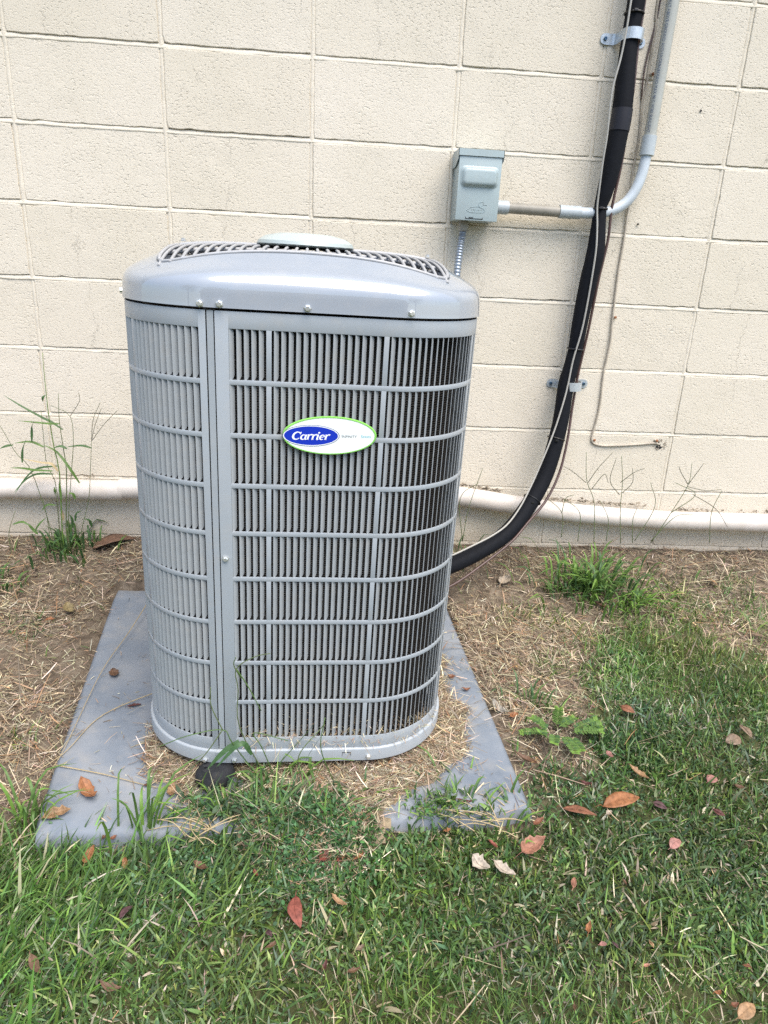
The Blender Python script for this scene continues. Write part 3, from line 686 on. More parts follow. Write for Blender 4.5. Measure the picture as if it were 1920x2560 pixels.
for x, dx in ((1.2195, .0014), (1.3475, -.0014)):                       # side cheeks cut on a slant
    a = [(x, -.1035, 1.3155), (x, -.098, 1.306), (x, -.055, 1.292), (x, -.003, 1.292), (x, -.003, 1.3345), (x, -.1035, 1.3325)]
    n = len(a); mb.add(a + [(p[0] + dx, p[1], p[2]) for p in a], [tuple(range(n)), tuple(range(n, 2 * n))[::-1]] + [(i, (i + 1) % n, n + (i + 1) % n, n + i) for i in range(n)])
bk(mb, 'rain_hood', M_box)
# embossed handle recess / raised pull
def rrect(w, h, r, n=6):
    out = []
    for cx_, cz_, a0 in ((w - r, h - r, 0), (-w + r, h - r, 90), (-w + r, -h + r, 180), (w - r, -h + r, 270)):
        for i in range(n + 1): a = R(a0 + 90 * i / n); out.append((cx_ + r * math.cos(a), cz_ + r * math.sin(a)))
    return out
lay = [(.0545, .0275, .014, .0), (.0525, .0255, .013, .0016), (.0508, .0240, .012, .0020), (.0480, .0222, .011, .006), (.0455, .020, .010, .0095), (.0425, .0165, .008, .0112), (.038, .0125, .006, .0116)]
v = []; f = []
for w, h, r, d in lay: v += [(1.2832 + x, -.1000 - d, 1.2635 + z) for x, z in rrect(w, h, r)]
n = 28
for k in range(len(lay) - 1):
    for i in range(n): f.append((k * n + i, k * n + (i + 1) % n, (k + 1) * n + (i + 1) % n, (k + 1) * n + i))
f.append(tuple(range((len(lay) - 1) * n, len(lay) * n)))
o = obj('pull_handle', v, f, M_box); autosmooth(o.data, 60); kid(o, bx)
def bp_(x, y):
    u = 1100 + .1808 * x; w = 340 + .1808 * y; z = 1.152 + (551 - w) / 163 * .163; return Vector((1.223 + (u - 1139 - (551 - w) * .06) / 104 * .120, -.1004, z + (u - 1190) * .00008))
def emb(pts, r, closed=False, n=40):
    P = [bp_(*p) for p in pts]; P = P + [P[0]] if closed else P; v, f = tube_geo(spline(P, n), r, 6); return v, f
mb = MB()
mb.add(*emb([(368, 1012), (400, 998), (445, 972), (530, 970), (560, 985), (600, 1000), (620, 1030), (605, 1054), (540, 1054), (430, 1046), (395, 1030)], 0.0006, True))
mb.add(*emb([(585, 905), (550, 915), (538, 945), (555, 972), (585, 965), (600, 948), (650, 947), (600, 938), (610, 915)], 0.0006, True, 30))
mb.add(*emb([(430, 1030), (445, 1000), (455, 1030), (470, 1000), (480, 1028), (500, 1004), (512, 1028), (530, 1010), (545, 1026), (560, 1012), (580, 1026), (595, 1010)], 0.00045, False, 60))
bk(mb, 'embossed_emblem', M_box, 0, 60)
mb = MB(); mb.box(1.252, 1.302, -.1012, -.1001, 1.1555, 1.1572); mb.box(1.262, 1.275, -.1012, -.1001, 1.1588, 1.1600); mb.box(1.252, 1.2535, -.1012, -.1001, 1.1572, 1.160); mb.box(1.3005, 1.302, -.1012, -.1001, 1.1572, 1.160); bk(mb, 'hasp_slot', M_slot)
# flexible conduit from the box down behind the unit
fx = empty('flexible_conduit', (1.25, -.05, 1.15), 'ribbed blue grey flexible conduit hanging under the electrical box', 'conduit')
P = spline([(1.2575, -.05, 1.125), (1.2535, -.052, 1.09), (1.2485, -.06, 1.03), (1.2440, -.08, .95), (1.235, -.13, .82), (1.215, -.22, .68), (1.19, -.30, .6)], 190)
rr = [.0106 + .0011 * math.sin(2 * math.pi * i / 4.4) for i in range(len(P))]
v, f = tube_geo(P, rr, 14); o = obj('ribbed_hose', v, f, mat('flex_metal', (.30, .34, .39), .35, metal=.55, var=.12, vscale=60)); autosmooth(o.data, 60); kid(o, fx)
for prof in ([(.001, 1.1255), (.0150, 1.1255), (.0158, 1.128), (.0158, 1.144), (.014, 1.148), (.014, 1.1514), (.001, 1.1514)],):
    o = lathe('hex_connector', prof, M_pvcold, None, 8, loc=(1.2578, -.05, 0)); kid(o, fx)
# rigid conduit
cd = empty('rigid_conduit', (1.777, -.035, 1.2), 'grey plastic conduit bending from the electrical box up the wall, printed lettering', 'conduit')
def ck(o): return kid(o, cd)
ck(tube('fitting', [(1.3455, -.045, 1.195), (1.382, -.045, 1.195)], .0188, M_fit, sides=20, n=2)); ck(tube('fitting', [(1.382, -.045, 1.195), (1.3855, -.045, 1.195)], .0172, M_fit, sides=20, n=1))
ck(tube('old_pipe', [(1.375, -.045, 1.195), (1.545, -.042, 1.193)], .0152, M_pvcold, sides=20, n=4))
ck(tube('fitting', [(1.538, -.0422, 1.193), (1.602, -.041, 1.1935)], .0182, M_fit, sides=20, n=2))
ck(tube('elbow', [(1.595, -.0412, 1.1933), (1.63, -.0405, 1.194), (1.668, -.040, 1.197), (1.705, -.039, 1.208), (1.737, -.038, 1.230), (1.758, -.0375, 1.262), (1.770, -.037, 1.30), (1.775, -.036, 1.34), (1.7765, -.0358, 1.37)], .0152, M_elbow, sides=20, n=40))
ck(tube('fitting', [(1.7765, -.036, 1.3545), (1.7778, -.0355, 1.405)], .0208, M_fit, sides=24, n=2))
CP0, CP1 = Vector((1.7777, -.0355, 1.395)), Vector((1.792, -.0355, 2.3)); CR = .0170
ck(tube('riser_pipe', [CP0, CP1], CR, M_pvcgrey, sides=28, n=3))
me = text_mesh('CONDUIT ABOVE GROUND AND UNDERGROUND MAX 90 C WIRE SUNLIGHT', .0125, M_print, 'lettering', None)
w_ = max(vv.co.x for vv in me.vertices); k_ = .345 / w_
for vv in me.vertices:
    t = vv.co.x * k_; h = vv.co.y * .92; zz = 1.4115 + (.345 - t); c = CP0.lerp(CP1, (zz - CP0.z) / (CP1.z - CP0.z)); a = R(-58) + h / CR
    vv.co = (c.x + (CR + .0003) * math.sin(a), c.y - (CR + .0003) * math.cos(a), zz)
ck(link('lettering', me))
# cream cable
cb = empty('cream_cable', (1.76, -.004, .49), 'thin cream painted cable tacked down the wall, ending in a drilled hole', 'cable')
cp = [(1.758, -.004, 2.1), (1.754, -.004, 1.741), (1.758, -.004, 1.685), (1.757, -.004, 1.599), (1.757, -.005, 1.531), (1.752, -.006, 1.501), (1.759, -.004, 1.42), (1.758, -.004, 1.358), (1.756, -.005, 1.315), (1.759, -.004, 1.218), (1.761, -.004, 1.129), (1.759, -.004, 1.036), (1.763, -.004, .906), (1.767, -.005, .82), (1.762, -.004, .731), (1.765, -.005, .614), (1.757, -.004, .533), (1.756, -.004, .507), (1.766, -.004, .494), (1.79, -.004, .488), (1.829, -.005, .489), (1.88, -.004, .492), (1.93, -.004, .497), (1.975, -.004, .502), (1.988, -.003, .498), (1.992, .012, .490)]
kid(tube('cable_run', cp, .0034, M_coax, None, 8, 220), cb)
kid(tube('spare_wire', [(1.764, -.003, 2.0), (1.761, -.003, 1.74), (1.748, -.006, 1.62), (1.7435, -.008, 1.56), (1.749, -.004, 1.502)], .0022, M_brown, None, 6, 40), cb)
for x, z in ((1.770, 1.565), (1.7705, .902), (1.764, .506), (1.979, .511)):
    o = lathe('cable_nail', [(.0002, 0), (.0045, .0005), (.0045, .002), (.003, .003), (.0002, .0034)], M_rust, None, 9, loc=(x, -.007, z), rot=(R(90), 0, 0)); kid(o, cb)
    q = MB(); q.box(x - .007, x + .004, -.0075, -.001, z - .003, z + .003); kid(q.build('cable_clip', M_coax, None, bevel=.001), cb)
mb = MB()
v = []; f = []
for k in range(16):
    a = 2 * math.pi * k / 16; r = random.uniform(.5, 1.25); v.append((1.994 + .010 * r * math.cos(a), -.0012, .488 + .009 * r * math.sin(a)))
o = obj('drilled_hole', v, [tuple(range(16))], M_slot); kid(o, cb)
mb = MB()
for k in range(40):
    a = random.uniform(0, 6.28); r = random.uniform(.010, .026); x = 1.998 + r * math.cos(a) * 1.1; z = .497 + r * math.sin(a) * .8; s_ = random.uniform(.001, .003)
    mb.box(x - s_, x + s_, -.0016, .0003, z - s_ * .6, z + s_ * .6)
kid(mb.build('chipped_plaster', mat('raw_plaster', (.33, .28, .22), .9, var=.3, vscale=200), None), cb)
# white pipe along the foot of the wall
ps = [(-3.5, -.040, .29), (-.16, -.040, .296), (.263, -.040, .304), (.8, -.040, .309), (1.25, -.040, .309), (1.34, -.040, .305), (1.53, -.040, .279), (1.67, -.040, .262), (1.80, -.040, .252), (1.90, -.040, .246), (2.10, -.040, .239), (2.42, -.040, .238), (4.2, -.040, .225)]
tag(tube('drain_pipe', ps, .0325, M_pipe, None, 24, 160), 'white painted plastic pipe running along the foot of the block wall', 'pipe')
mb = MB()
for (x0, x1, z0, z1, dn) in ((1.27, 1.47, .3435, .322, 90), (1.57, 1.98, .302, .282, 160), (2.1, 2.6, .272, .270, 60), (.05, .13, .336, .337, 14)):
    for k in range(dn):
        t = random.random(); x = x0 + (x1 - x0) * t; z = z0 + (z1 - z0) * t + random.gauss(0, .003); s_ = random.uniform(.002, .007)
        mb.add([(x + s_ * random.uniform(-1.6, 1.6), -.012 + s_ * random.uniform(-1, 1), z + s_ * random.uniform(-.8, .8)) for _ in range(5)] , [(0, 1, 2), (0, 2, 3), (0, 3, 4), (0, 4, 1), (1, 2, 3), (1, 3, 4)])
tag(mb.build('caked_soil', mat('caked_soil', (.28, .235, .18), .95, var=.35, vscale=120), None), 'dry brown soil caked along the top of the white pipe', 'soil', kind='stuff')
# ------------------------------------------------------------------ blades: grass and straw
def blade_object(name, x, y, z, az, tilt, bend, L, W, tint, m, twist=None, shape='blade', parent=None):
    """tapered strips of three segments; tilt from vertical, bending over by bend"""
    n = len(x); ns = 3 if shape != 'straw' else 2
    ts = np.linspace(0, 1, ns + 1); pos = np.stack([x, y, z], 1); ph = tilt.copy()
    dx, dy = np.cos(az), np.sin(az); sx, sy = -dy, dx
    tw = np.zeros(n) if twist is None else twist
    C_ = [pos]
    for k in range(ns):
        a = tilt + bend * (k + .5) / ns
        C_.append(C_[-1] + np.stack([dx * np.sin(a), dy * np.sin(a), np.cos(a)], 1) * (L / ns)[:, None])
    prof = {'blade': [.75, 1., .72, 0], 'leaf': [.35, 1., .8, 0], 'straw': [.8, 1., .6]}[shape]
    Vs = []
    for k in range(ns + 1):
        a = tilt + bend * k / ns
        nrm = np.stack([-dx * np.cos(a), -dy * np.cos(a), np.sin(a)], 1)
        side = np.stack([sx, sy, np.zeros(n)], 1) * np.cos(tw)[:, None] + nrm * np.sin(tw)[:, None]
        h = side * (W * prof[k] / 2)[:, None]
        if prof[k] == 0: Vs += [C_[k]]
        else: Vs += [C_[k] - h, C_[k] + h]
    nv = len(Vs); V = np.stack(Vs, 1).reshape(-1, 3).astype(np.float32); base = (np.arange(n) * nv)[:, None]
    loops = []; sizes = []
    full = [k for k in range(ns) if prof[k + 1] != 0]
    q = [[2 * k, 2 * k + 1, 2 * k + 3, 2 * k + 2] for k in full]; tri = [[2 * ns - 2, 2 * ns - 1, 2 * ns]] if prof[-1] == 0 else []
    idx = [i for p in q + tri for i in p]; sz = [4] * len(q) + [3] * len(tri)
    LI = (base + np.array(idx)[None]).reshape(-1).astype(np.int32); SZ = np.tile(np.array(sz), n); ST = np.concatenate([[0], np.cumsum(SZ)[:-1]]).astype(np.int32)
    me = bpy.data.meshes.new(name); me.vertices.add(len(V)); me.vertices.foreach_set('co', V.reshape(-1)); me.loops.add(len(LI)); me.loops.foreach_set('vertex_index', LI)
    me.polygons.add(len(SZ)); me.polygons.foreach_set('loop_start', ST); me.polygons.foreach_set('loop_total', SZ.astype(np.int32)); me.polygons.foreach_set('use_smooth', np.ones(len(SZ), bool))
    at = me.color_attributes.new('tint', 'FLOAT_COLOR', 'POINT'); c = np.concatenate([tint, np.ones((n, 1))], 1); at.data.foreach_set('color', np.repeat(c, nv, 0).astype(np.float32).reshape(-1))
    me.update(calc_edges=True); me.validate(); me.materials.append(m); return link(name, me, parent)
U = lambda n, a=0., b=1.: RNG.uniform(a, b, n)
def tints(n, cols, wts, var=.30):
    k = RNG.choice(len(cols), n, p=np.array(wts) / sum(wts)); c = np.array(cols)[k]; return c * np.exp(RNG.normal(0, var, (n, 1))) * np.exp(RNG.normal(0, .06, (n, 3)))
UX, UY, UYAW = .8227, -.7139, .03653
def unit_d(x, y):
    c, s = math.cos(UYAW), math.sin(UYAW); px = (x - UX) * c + (y - UY) * s; py = -(x - UX) * s + (y - UY) * c
    qx = np.abs(px) - (A - RC); qy = np.abs(py) - (A - RC)
    return np.hypot(np.maximum(qx, 0), np.maximum(qy, 0)) + np.minimum(np.maximum(qx, qy), 0) - RC, px, py
def mound(x, y):
    """height of the heap of clippings round the unit on the pad"""
    d, px, py = unit_d(x, y)
    right = np.clip((px + .05) / .25, 0, 1) ; front = np.clip((-py - .10) / .18, 0, 1) * np.clip((px + .36) / .15, 0, 1)
    front2 = np.exp(-((px - .03) / .13) ** 4) * np.clip((-py - .1) / .18, 0, 1)
    D = .012 + .19 * front2 + .062 * np.maximum(right * .9, front) + (vnoise(x, y, 14, 5) - .5) * .05 + (vnoise(x, y, 40, 6) - .5) * .02
    return np.clip(((px + .15) ** 2 + (py + .355) ** 2) / .0035 - .5, 0, 1) * np.where(d > -.16, np.clip((D - np.maximum(d, -.05)) / .06, 0, 1), 0) * .016 * (.6 + .8 * vnoise(x, y, 30, 8))
def heap_z(x, y): return pad_z(np.maximum(y, -1.15)) + mound(x, y) - .5 * np.maximum(0, -1.15 - y)
def top_z(x, y):
    p = in_pad(x, y, .004); z = np.where(p, pad_z(y), gz(x, y)); return np.where(mound(x, y) > .001, np.maximum(z, heap_z(x, y)), z)
# low heap under the straw
hx = np.arange(.42, 1.30, .012); hy = np.arange(-1.27, -.28, .012); mx_, my_ = np.meshgrid(hx, hy); mh = mound(mx_, my_); vv_ = np.stack([mx_, my_, heap_z(mx_, my_) - .003], -1).reshape(-1, 3); n_ = len(hx)
ff = [(j * n_ + i, j * n_ + i + 1, (j + 1) * n_ + i + 1, (j + 1) * n_ + i) for j in range(len(hy) - 1) for i in range(n_ - 1) if max(mh[j, i], mh[j + 1, i + 1], mh[j + 1, i], mh[j, i + 1]) > .0004]
used = sorted({i for q in ff for i in q}); re_ = {k: i for i, k in enumerate(used)}
tag(obj('clipping_heap', [vv_[i] for i in used], [tuple(re_[i] for i in q) for q in ff], mat('matted_straw', (.21, .165, .105), .95, bump=.9, bscale=260, bdist=.004, base2=(.34, .27, .175), vscale=140), smooth=True),
    'matted pale clippings heaped round the unit base on the pad', 'clippings', kind='stuff')
LEAVES = [
(0.372,-1.144,0.012, 0.418,-1.122,0.013, 0.55, 'tan', 'c', 'pad', 'big tan orange leaf lying on the front corner of the grey pad'),
(0.410,-1.050,0.015, 0.455,-1.105,0.013, 0.42, 'orange', 'c', 'pad', 'orange brown leaf with a narrow tip lying flat on the grey pad'),
(0.590,-1.054,0.014, 0.598,-1.097,0.013, 0.50, 'tan', 'c', 'pad', 'crumpled tan leaf between the pad and the straw, ahead of the black foot'),
(0.535,-1.062,0.014, 0.551,-1.054,0.014, 0.60, 'darkred', 'c', 'pad', 'small dark red curled leaf on the pad beside the straw edge'),
(0.356,-0.664,0.025, 0.372,-0.698,0.024, 0.70, 'brown', 'c', 'pad', 'small brown leaf alone on the bare back part of the pad'),
(0.432,-0.812,0.021, 0.464,-0.803,0.021, 0.40, 'darkred', 'c', 'pad', 'dark red brown leaf among straw close to the unit side'),
(0.117,-0.083,0.099, 0.253,-0.022,0.117, 0.50, 'walnut', 'f', 'soil', 'very large brown leaf leaning at the foot of the block wall'),
(0.106,-0.437,0.032, 0.129,-0.426,0.032, 0.70, 'orange', 'c', 'soil', 'small glossy orange brown leaf on bare soil, far from the pad'),
(0.133,-0.349,0.036, 0.170,-0.406,0.033, 0.50, 'khaki', 'c', 'soil', 'upright dull tan leaf on soil between wall weed and pad'),
(0.846,-1.296,-0.008, 0.858,-1.358,-0.012, 0.42, 'red', 'f', 'lawn', 'smooth red oval leaf standing upright in the lawn'),
(0.564,-1.333,-0.010, 0.580,-1.308,-0.010, 0.55, 'purple', 'f', 'lawn', 'dark purple brown leaf half hidden in the long lawn grass'),
(0.886,-1.236,-0.004, 0.907,-1.210,-0.003, 0.75, 'red', 'c', 'lawn', 'triangular red leaf in the lawn in front of the unit'),
(0.916,-1.234,-0.003, 0.931,-1.227,-0.004, 0.70, 'red', 'c', 'lawn', 'small round red leaf next to the triangular red one'),
(0.947,-1.231,-0.003, 0.965,-1.211,-0.003, 0.45, 'orange', 'c', 'lawn', 'curled orange brown leaf standing on edge in the lawn'),
(0.476,-1.232,-0.004, 0.481,-1.193,-0.000, 0.50, 'orange', 'c', 'lawn', 'bright orange folded leaf upright in grass just off the pad'),
(0.543,-1.220,-0.003, 0.552,-1.243,-0.005, 0.55, 'orange', 'c', 'lawn', 'small ragged orange leaf in grass in front of the pad edge'),
(0.907,-1.299,-0.009, 0.934,-1.321,-0.010, 0.35, 'tan', 'c', 'lawn', 'pale orange pointed leaf near the tip of the red oval leaf'),
(1.447,-1.121,0.008, 1.538,-1.098,0.011, 0.42, 'orange', 'f', 'lawn', 'largest orange pointed leaf on the lawn off the pad corner'),
(1.364,-1.121,0.007, 1.432,-1.142,0.006, 0.34, 'rust', 'f', 'lawn', 'long rust coloured pointed leaf beside the largest orange one'),
(1.555,-1.111,0.009, 1.582,-1.127,0.007, 0.60, 'purple', 'f', 'lawn', 'purplish red leaf on the lawn past the largest orange leaf'),
(1.676,-1.128,0.007, 1.694,-1.145,0.005, 0.60, 'darkred', 'f', 'lawn', 'glossy dark red brown leaf in grass toward the picture edge'),
(1.250,-1.231,-0.004, 1.308,-1.194,-0.002, 0.55, 'pinkorange', 'c', 'lawn', 'broad orange pink leaf lying behind the two white leaves'),
(1.164,-1.227,-0.003, 1.192,-1.256,-0.006, 0.75, 'white', 'c', 'lawn', 'white torn dead leaf, the nearer to the unit of the pair'),
(1.201,-1.237,-0.005, 1.236,-1.269,-0.007, 0.60, 'white', 'c', 'lawn', 'white torn dead leaf with brown tip, the outer of the pair'),
(1.295,-1.164,0.003, 1.320,-1.148,0.005, 0.50, 'rust', 'c', 'lawn', 'small rust leaf in grass just in front of the pad corner'),
(1.546,-1.217,-0.003, 1.576,-1.197,-0.001, 0.60, 'pink', 'f', 'lawn', 'curved pale pink leaf alone in the dark green lawn'),
(1.540,-1.021,0.020, 1.569,-1.061,0.015, 0.35, 'tan', 'c', 'lawn', 'narrow tan leaf with a bent stalk up the lawn'),
(1.699,-1.063,0.016, 1.725,-1.048,0.018, 0.80, 'pink', 'f', 'lawn', 'round dull pink leaf on the lawn above the glossy dark red one'),
(1.751,-1.072,0.014, 1.772,-1.081,0.013, 0.50, 'brown', 'c', 'lawn', 'dark brown curled leaf in the lawn by the round pink one'),
(1.604,-0.816,0.031, 1.632,-0.842,0.030, 0.75, 'rust', 'f', 'lawn', 'squarish rust red leaf in the upper lawn beyond the feathery weed'),
(1.870,-0.886,0.029, 1.873,-0.931,0.026, 0.60, 'greybrown', 'f', 'lawn', 'dull grey brown oval leaf, upper of two touching leaves'),
(1.799,-0.947,0.026, 1.847,-0.929,0.027, 0.60, 'greybrown', 'f', 'lawn', 'dull brown leaf touching below the grey brown oval one'),
(1.304,-0.972,0.007, 1.348,-1.008,0.004, 0.35, 'brown', 'c', 'soil', 'long brown curled leaf against the outer edge of the pad'),
(1.296,-0.785,0.016, 1.326,-0.837,0.013, 0.35, 'grey', 'c', 'soil', 'grey white shrivelled leaf along the outer edge of the pad'),
(1.324,-0.846,0.012, 1.348,-0.835,0.013, 0.60, 'orange', 'c', 'soil', 'small orange leaf at the end of the shrivelled grey leaf'),
(1.510,-0.976,0.024, 1.516,-0.998,0.024, 0.70, 'pink', 'c', 'lawn', 'small pinkish tan leaf in grass below the feathery weed'),
(2.137,-0.467,0.030, 2.185,-0.491,0.029, 0.50, 'greybrown', 'f', 'soil', 'long dull brown leaf at the upper lawn edge near the picture edge'),
(2.156,-0.175,0.073, 2.180,-0.206,0.065, 0.70, 'tan', 'f', 'soil', 'tan orange leaf on bare soil under the horizontal pipe'),
(1.440,-0.227,0.059, 1.486,-0.179,0.072, 0.60, 'pale', 'c', 'soil', 'pale bleached leaf standing in straw near the pipe entry'),
(1.723,-0.296,0.038, 1.773,-0.341,0.036, 0.30, 'brown', 'c', 'soil', 'thin brown curled leaf under the front of the green grass clump'),
(1.329,-1.381,-0.013, 1.341,-1.358,-0.013, 0.45, 'orange', 'c', 'lawn', 'narrow bright orange leaf upright in the lawn foreground'),
(1.331,-1.296,-0.008, 1.342,-1.273,-0.007, 0.50, 'pinkorange', 'c', 'lawn', 'pink orange leaf in lawn in front of the white torn leaves'),
(1.513,-1.513,-0.024, 1.550,-1.493,-0.021, 0.55, 'tan', 'f', 'lawn', 'large light tan leaf in the nearest corner of the lawn'),
(1.494,-1.478,-0.020, 1.507,-1.475,-0.020, 0.80, 'orange', 'c', 'lawn', 'small light orange leaf at the end of a dry twig'),
(0.446,-1.386,-0.014, 0.476,-1.419,-0.016, 0.32, 'walnut', 'c', 'lawn', 'long dull brown leaf upright in the nearest long grass'),
(0.802,-1.356,-0.013, 0.813,-1.369,-0.012, 0.60, 'purple', 'f', 'lawn', 'tiny purple leaf below and beside the red oval leaf'),
(0.805,-1.387,-0.015, 0.822,-1.375,-0.013, 0.35, 'brown', 'c', 'lawn', 'slim brown leaf just under the tiny purple leaf'),
(0.895,-1.429,-0.017, 0.902,-1.410,-0.016, 0.45, 'darkred', 'c', 'lawn', 'dark red narrow leaf upright in the near lawn'),
(0.932,-1.430,-0.017, 0.952,-1.423,-0.018, 0.45, 'brown', 'c', 'lawn', 'dark brown flat leaf beside the narrow dark red one'),
(0.947,-1.396,-0.015, 0.960,-1.387,-0.015, 0.60, 'greybrown', 'c', 'lawn', 'small grey brown leaf among grass above the dark brown flat one'),
(1.201,-0.683,0.024, 1.221,-0.688,0.024, 0.70, 'rust', 'c', 'pad', 'red orange leaf on straw beside the louvred unit'),
(1.229,-0.739,0.023, 1.251,-0.739,0.023, 0.50, 'rust', 'c', 'pad', 'small rust leaf on the bare strip of pad beside the straw'),
(0.770,-1.248,-0.005, 0.779,-1.262,-0.005, 0.45, 'red', 'c', 'lawn', 'tiny red leaf below the round clover leaves'),
(0.951,-1.012,0.016, 0.979,-0.989,0.016, 0.60, 'pale', 'c', 'pad', 'pale crumpled leaf under the front edge of the unit'),
(1.120,-1.171,0.002, 1.134,-1.167,0.003, 0.60, 'orange', 'c', 'lawn', 'small star shaped orange leaf by the pad front edge'),
(0.564,-1.431,-0.018, 0.601,-1.443,-0.017, 0.30, 'walnut', 'c', 'lawn', 'long brown leaf lying flat in the near lawn grass'),
(1.449,-1.140,0.006, 1.464,-1.132,0.007, 0.70, 'pale', 'c', 'lawn', 'small pale pink leaf right under the largest orange leaf'),
(1.422,-1.059,0.015, 1.446,-1.066,0.014, 0.45, 'darkred', 'c', 'lawn', 'dark red brown leaf above the long rust pointed one'),
(0.664,-1.231,-0.004, 0.691,-1.246,-0.005, 0.50, 'brown', 'c', 'lawn', 'brown curled leaf under the bleached dry stalks'),
(0.489,-1.178,0.000, 0.494,-1.167,0.003, 0.60, 'brown', 'c', 'lawn', 'brown leaf scrap leaning on the pad front, nearer its corner'),
(0.504,-1.181,0.001, 0.513,-1.171,0.001, 0.60, 'rust', 'c', 'lawn', 'reddish leaf scrap leaning on the pad front, nearer the unit'),
(0.771,-1.116,0.008, 0.802,-1.125,0.007, 0.35, 'darkred', 'c', 'lawn', 'dark red slim leaf in weeds just ahead of the black foot'),
(0.825,-1.136,0.006, 0.842,-1.131,0.006, 0.50, 'khaki', 'c', 'lawn', 'khaki curled leaf in weeds ahead of the unit'),
(0.952,-1.136,0.007, 0.981,-1.139,0.006, 0.40, 'orange', 'c', 'lawn', 'orange brown leaf where the straw meets the pad front'),
(1.152,-1.109,0.013, 1.184,-1.116,0.013, 0.40, 'darkred', 'c', 'pad', 'dark red leaf at the pad front edge under green blades'),
(1.201,-1.193,-0.001, 1.215,-1.210,-0.003, 0.50, 'red', 'c', 'lawn', 'red pink leaf above the white torn leaves'),
(1.343,-1.396,-0.016, 1.355,-1.396,-0.015, 0.70, 'pink', 'c', 'lawn', 'tiny pink leaf beside the narrow bright orange leaf'),
(1.367,-1.393,-0.015, 1.372,-1.402,-0.016, 0.70, 'purple', 'f', 'lawn', 'tiny mauve leaf between the tiny pink leaf and the oval tan one'),
(1.429,-1.392,-0.015, 1.431,-1.403,-0.015, 0.60, 'tan', 'f', 'lawn', 'tiny oval tan leaf in the near lawn'),
(1.401,-1.433,-0.018, 1.411,-1.432,-0.017, 0.55, 'pinkorange', 'c', 'lawn', 'tiny dusky pink leaf nearest below the oval tan one'),
(1.428,-1.279,-0.008, 1.430,-1.291,-0.008, 0.60, 'brown', 'c', 'lawn', 'tiny brown leaf in front of the curved pale pink leaf'),
(1.272,-1.483,-0.021, 1.269,-1.496,-0.022, 0.35, 'brown', 'c', 'lawn', 'slim dark brown leaf at the nearest edge of the lawn'),
(1.511,-1.495,-0.022, 1.525,-1.492,-0.022, 0.60, 'rust', 'c', 'lawn', 'small reddish leaf touching the large light tan leaf'),
(1.566,-1.436,-0.018, 1.578,-1.440,-0.019, 0.60, 'rust', 'f', 'lawn', 'small dull red leaf in fine grass toward the picture edge'),
]
LC = np.array([((l[0] + l[3]) / 2, (l[1] + l[4]) / 2, math.hypot(l[0] - l[3], l[1] - l[4]) / 2) for l in LEAVES])
def leaf_clear(x, y):
    """1 away from the big lying leaves, smaller on them"""
    s = np.ones(len(x))
    for cx_, cy_, r in LC: s = np.where((x - cx_) ** 2 + (y - cy_ + .006) ** 2 < (r * .9 + .006) ** 2, .35, s)
    return s
# straw on the soil and on the heap
SC = [(.47, .40, .28), (.36, .29, .19), (.27, .21, .145), (.17, .135, .10), (.56, .50, .38), (.29, .17, .09)]
def scatter(n, x0, x1, y0, y1, dens):
    x = U(n, x0, x1); y = U(n, y0, y1); k = U(n) < dens(x, y); return x[k], y[k]
def soil_dens(x, y):
    ld = lawn_d(x, y); d = np.where(ld > .0, .08, .8)
    d = d * np.clip(.15 + 1.5 * (vnoise(x, y, 6, 11) - .15) * (.5 + vnoise(x, y, 19, 12)), .08, 1.4)
    p = in_pad(x, y, .004) | (mound(x, y) > .002); d = np.where(p, np.clip(mound(x, y) * 260, 0, 2.2) + .012 + .05 * (vnoise(x, y, 11, 13) > .78), d)
    dd, px, py = unit_d(x, y); d = np.where(dd < -.045, 0, d)
    t1 = np.exp(-(((x - 1.42) / .15) ** 2 + ((y + .50) / .16) ** 2)) + .6 * np.exp(-(((x - 1.33) / .07) ** 2 + ((y + .75) / .2) ** 2)) + .7 * np.exp(-(((x - .1) / .15) ** 2 + ((y + .85) / .15) ** 2)) + .5 * np.exp(-((y + .10) / .06) ** 2); d = np.where(p, d, d + 1.7 * t1)
    return d
def straw(name, n, Lm, Wm, lift, tiltsd, label, reg=(-.9, 3.2, -1.75, -.004)):
    x, y = scatter(n, *reg, soil_dens); n = len(x); L = Lm * np.exp(RNG.normal(0, .55, n)); L = np.minimum(L, .11)
    tilt = np.pi / 2 - np.abs(RNG.normal(0, tiltsd, n)) + .05
    z = top_z(x, y) + U(n, 0, lift) + .001; az = U(n, 0, 6.283)
    L = np.where(in_pad(x, y), np.minimum(L, .05), L)
    o = blade_object(name, x, y, z, az, tilt, RNG.normal(.05, .35, n), L, Wm * np.exp(RNG.normal(0, .3, n)), tints(n, SC, [4, 5, 5, 4, 1.6, 2.2]), M_straw, U(n, -.5, .5), 'straw')
    return tag(o, label, 'straw', kind='stuff')
straw('straw_litter', 170000, .017, .0014, .008, .2, 'short dry straw clippings strewn over the bare soil')
straw('straw_stems', 34000, .034, .0015, .016, .30, 'longer bleached straw stems lying over the bare soil')
straw('straw_clippings', 60000, .013, .0012, .006, .2, 'fine pale clippings littering the heap round the unit base', (.40, 1.28, -1.24, -.28))
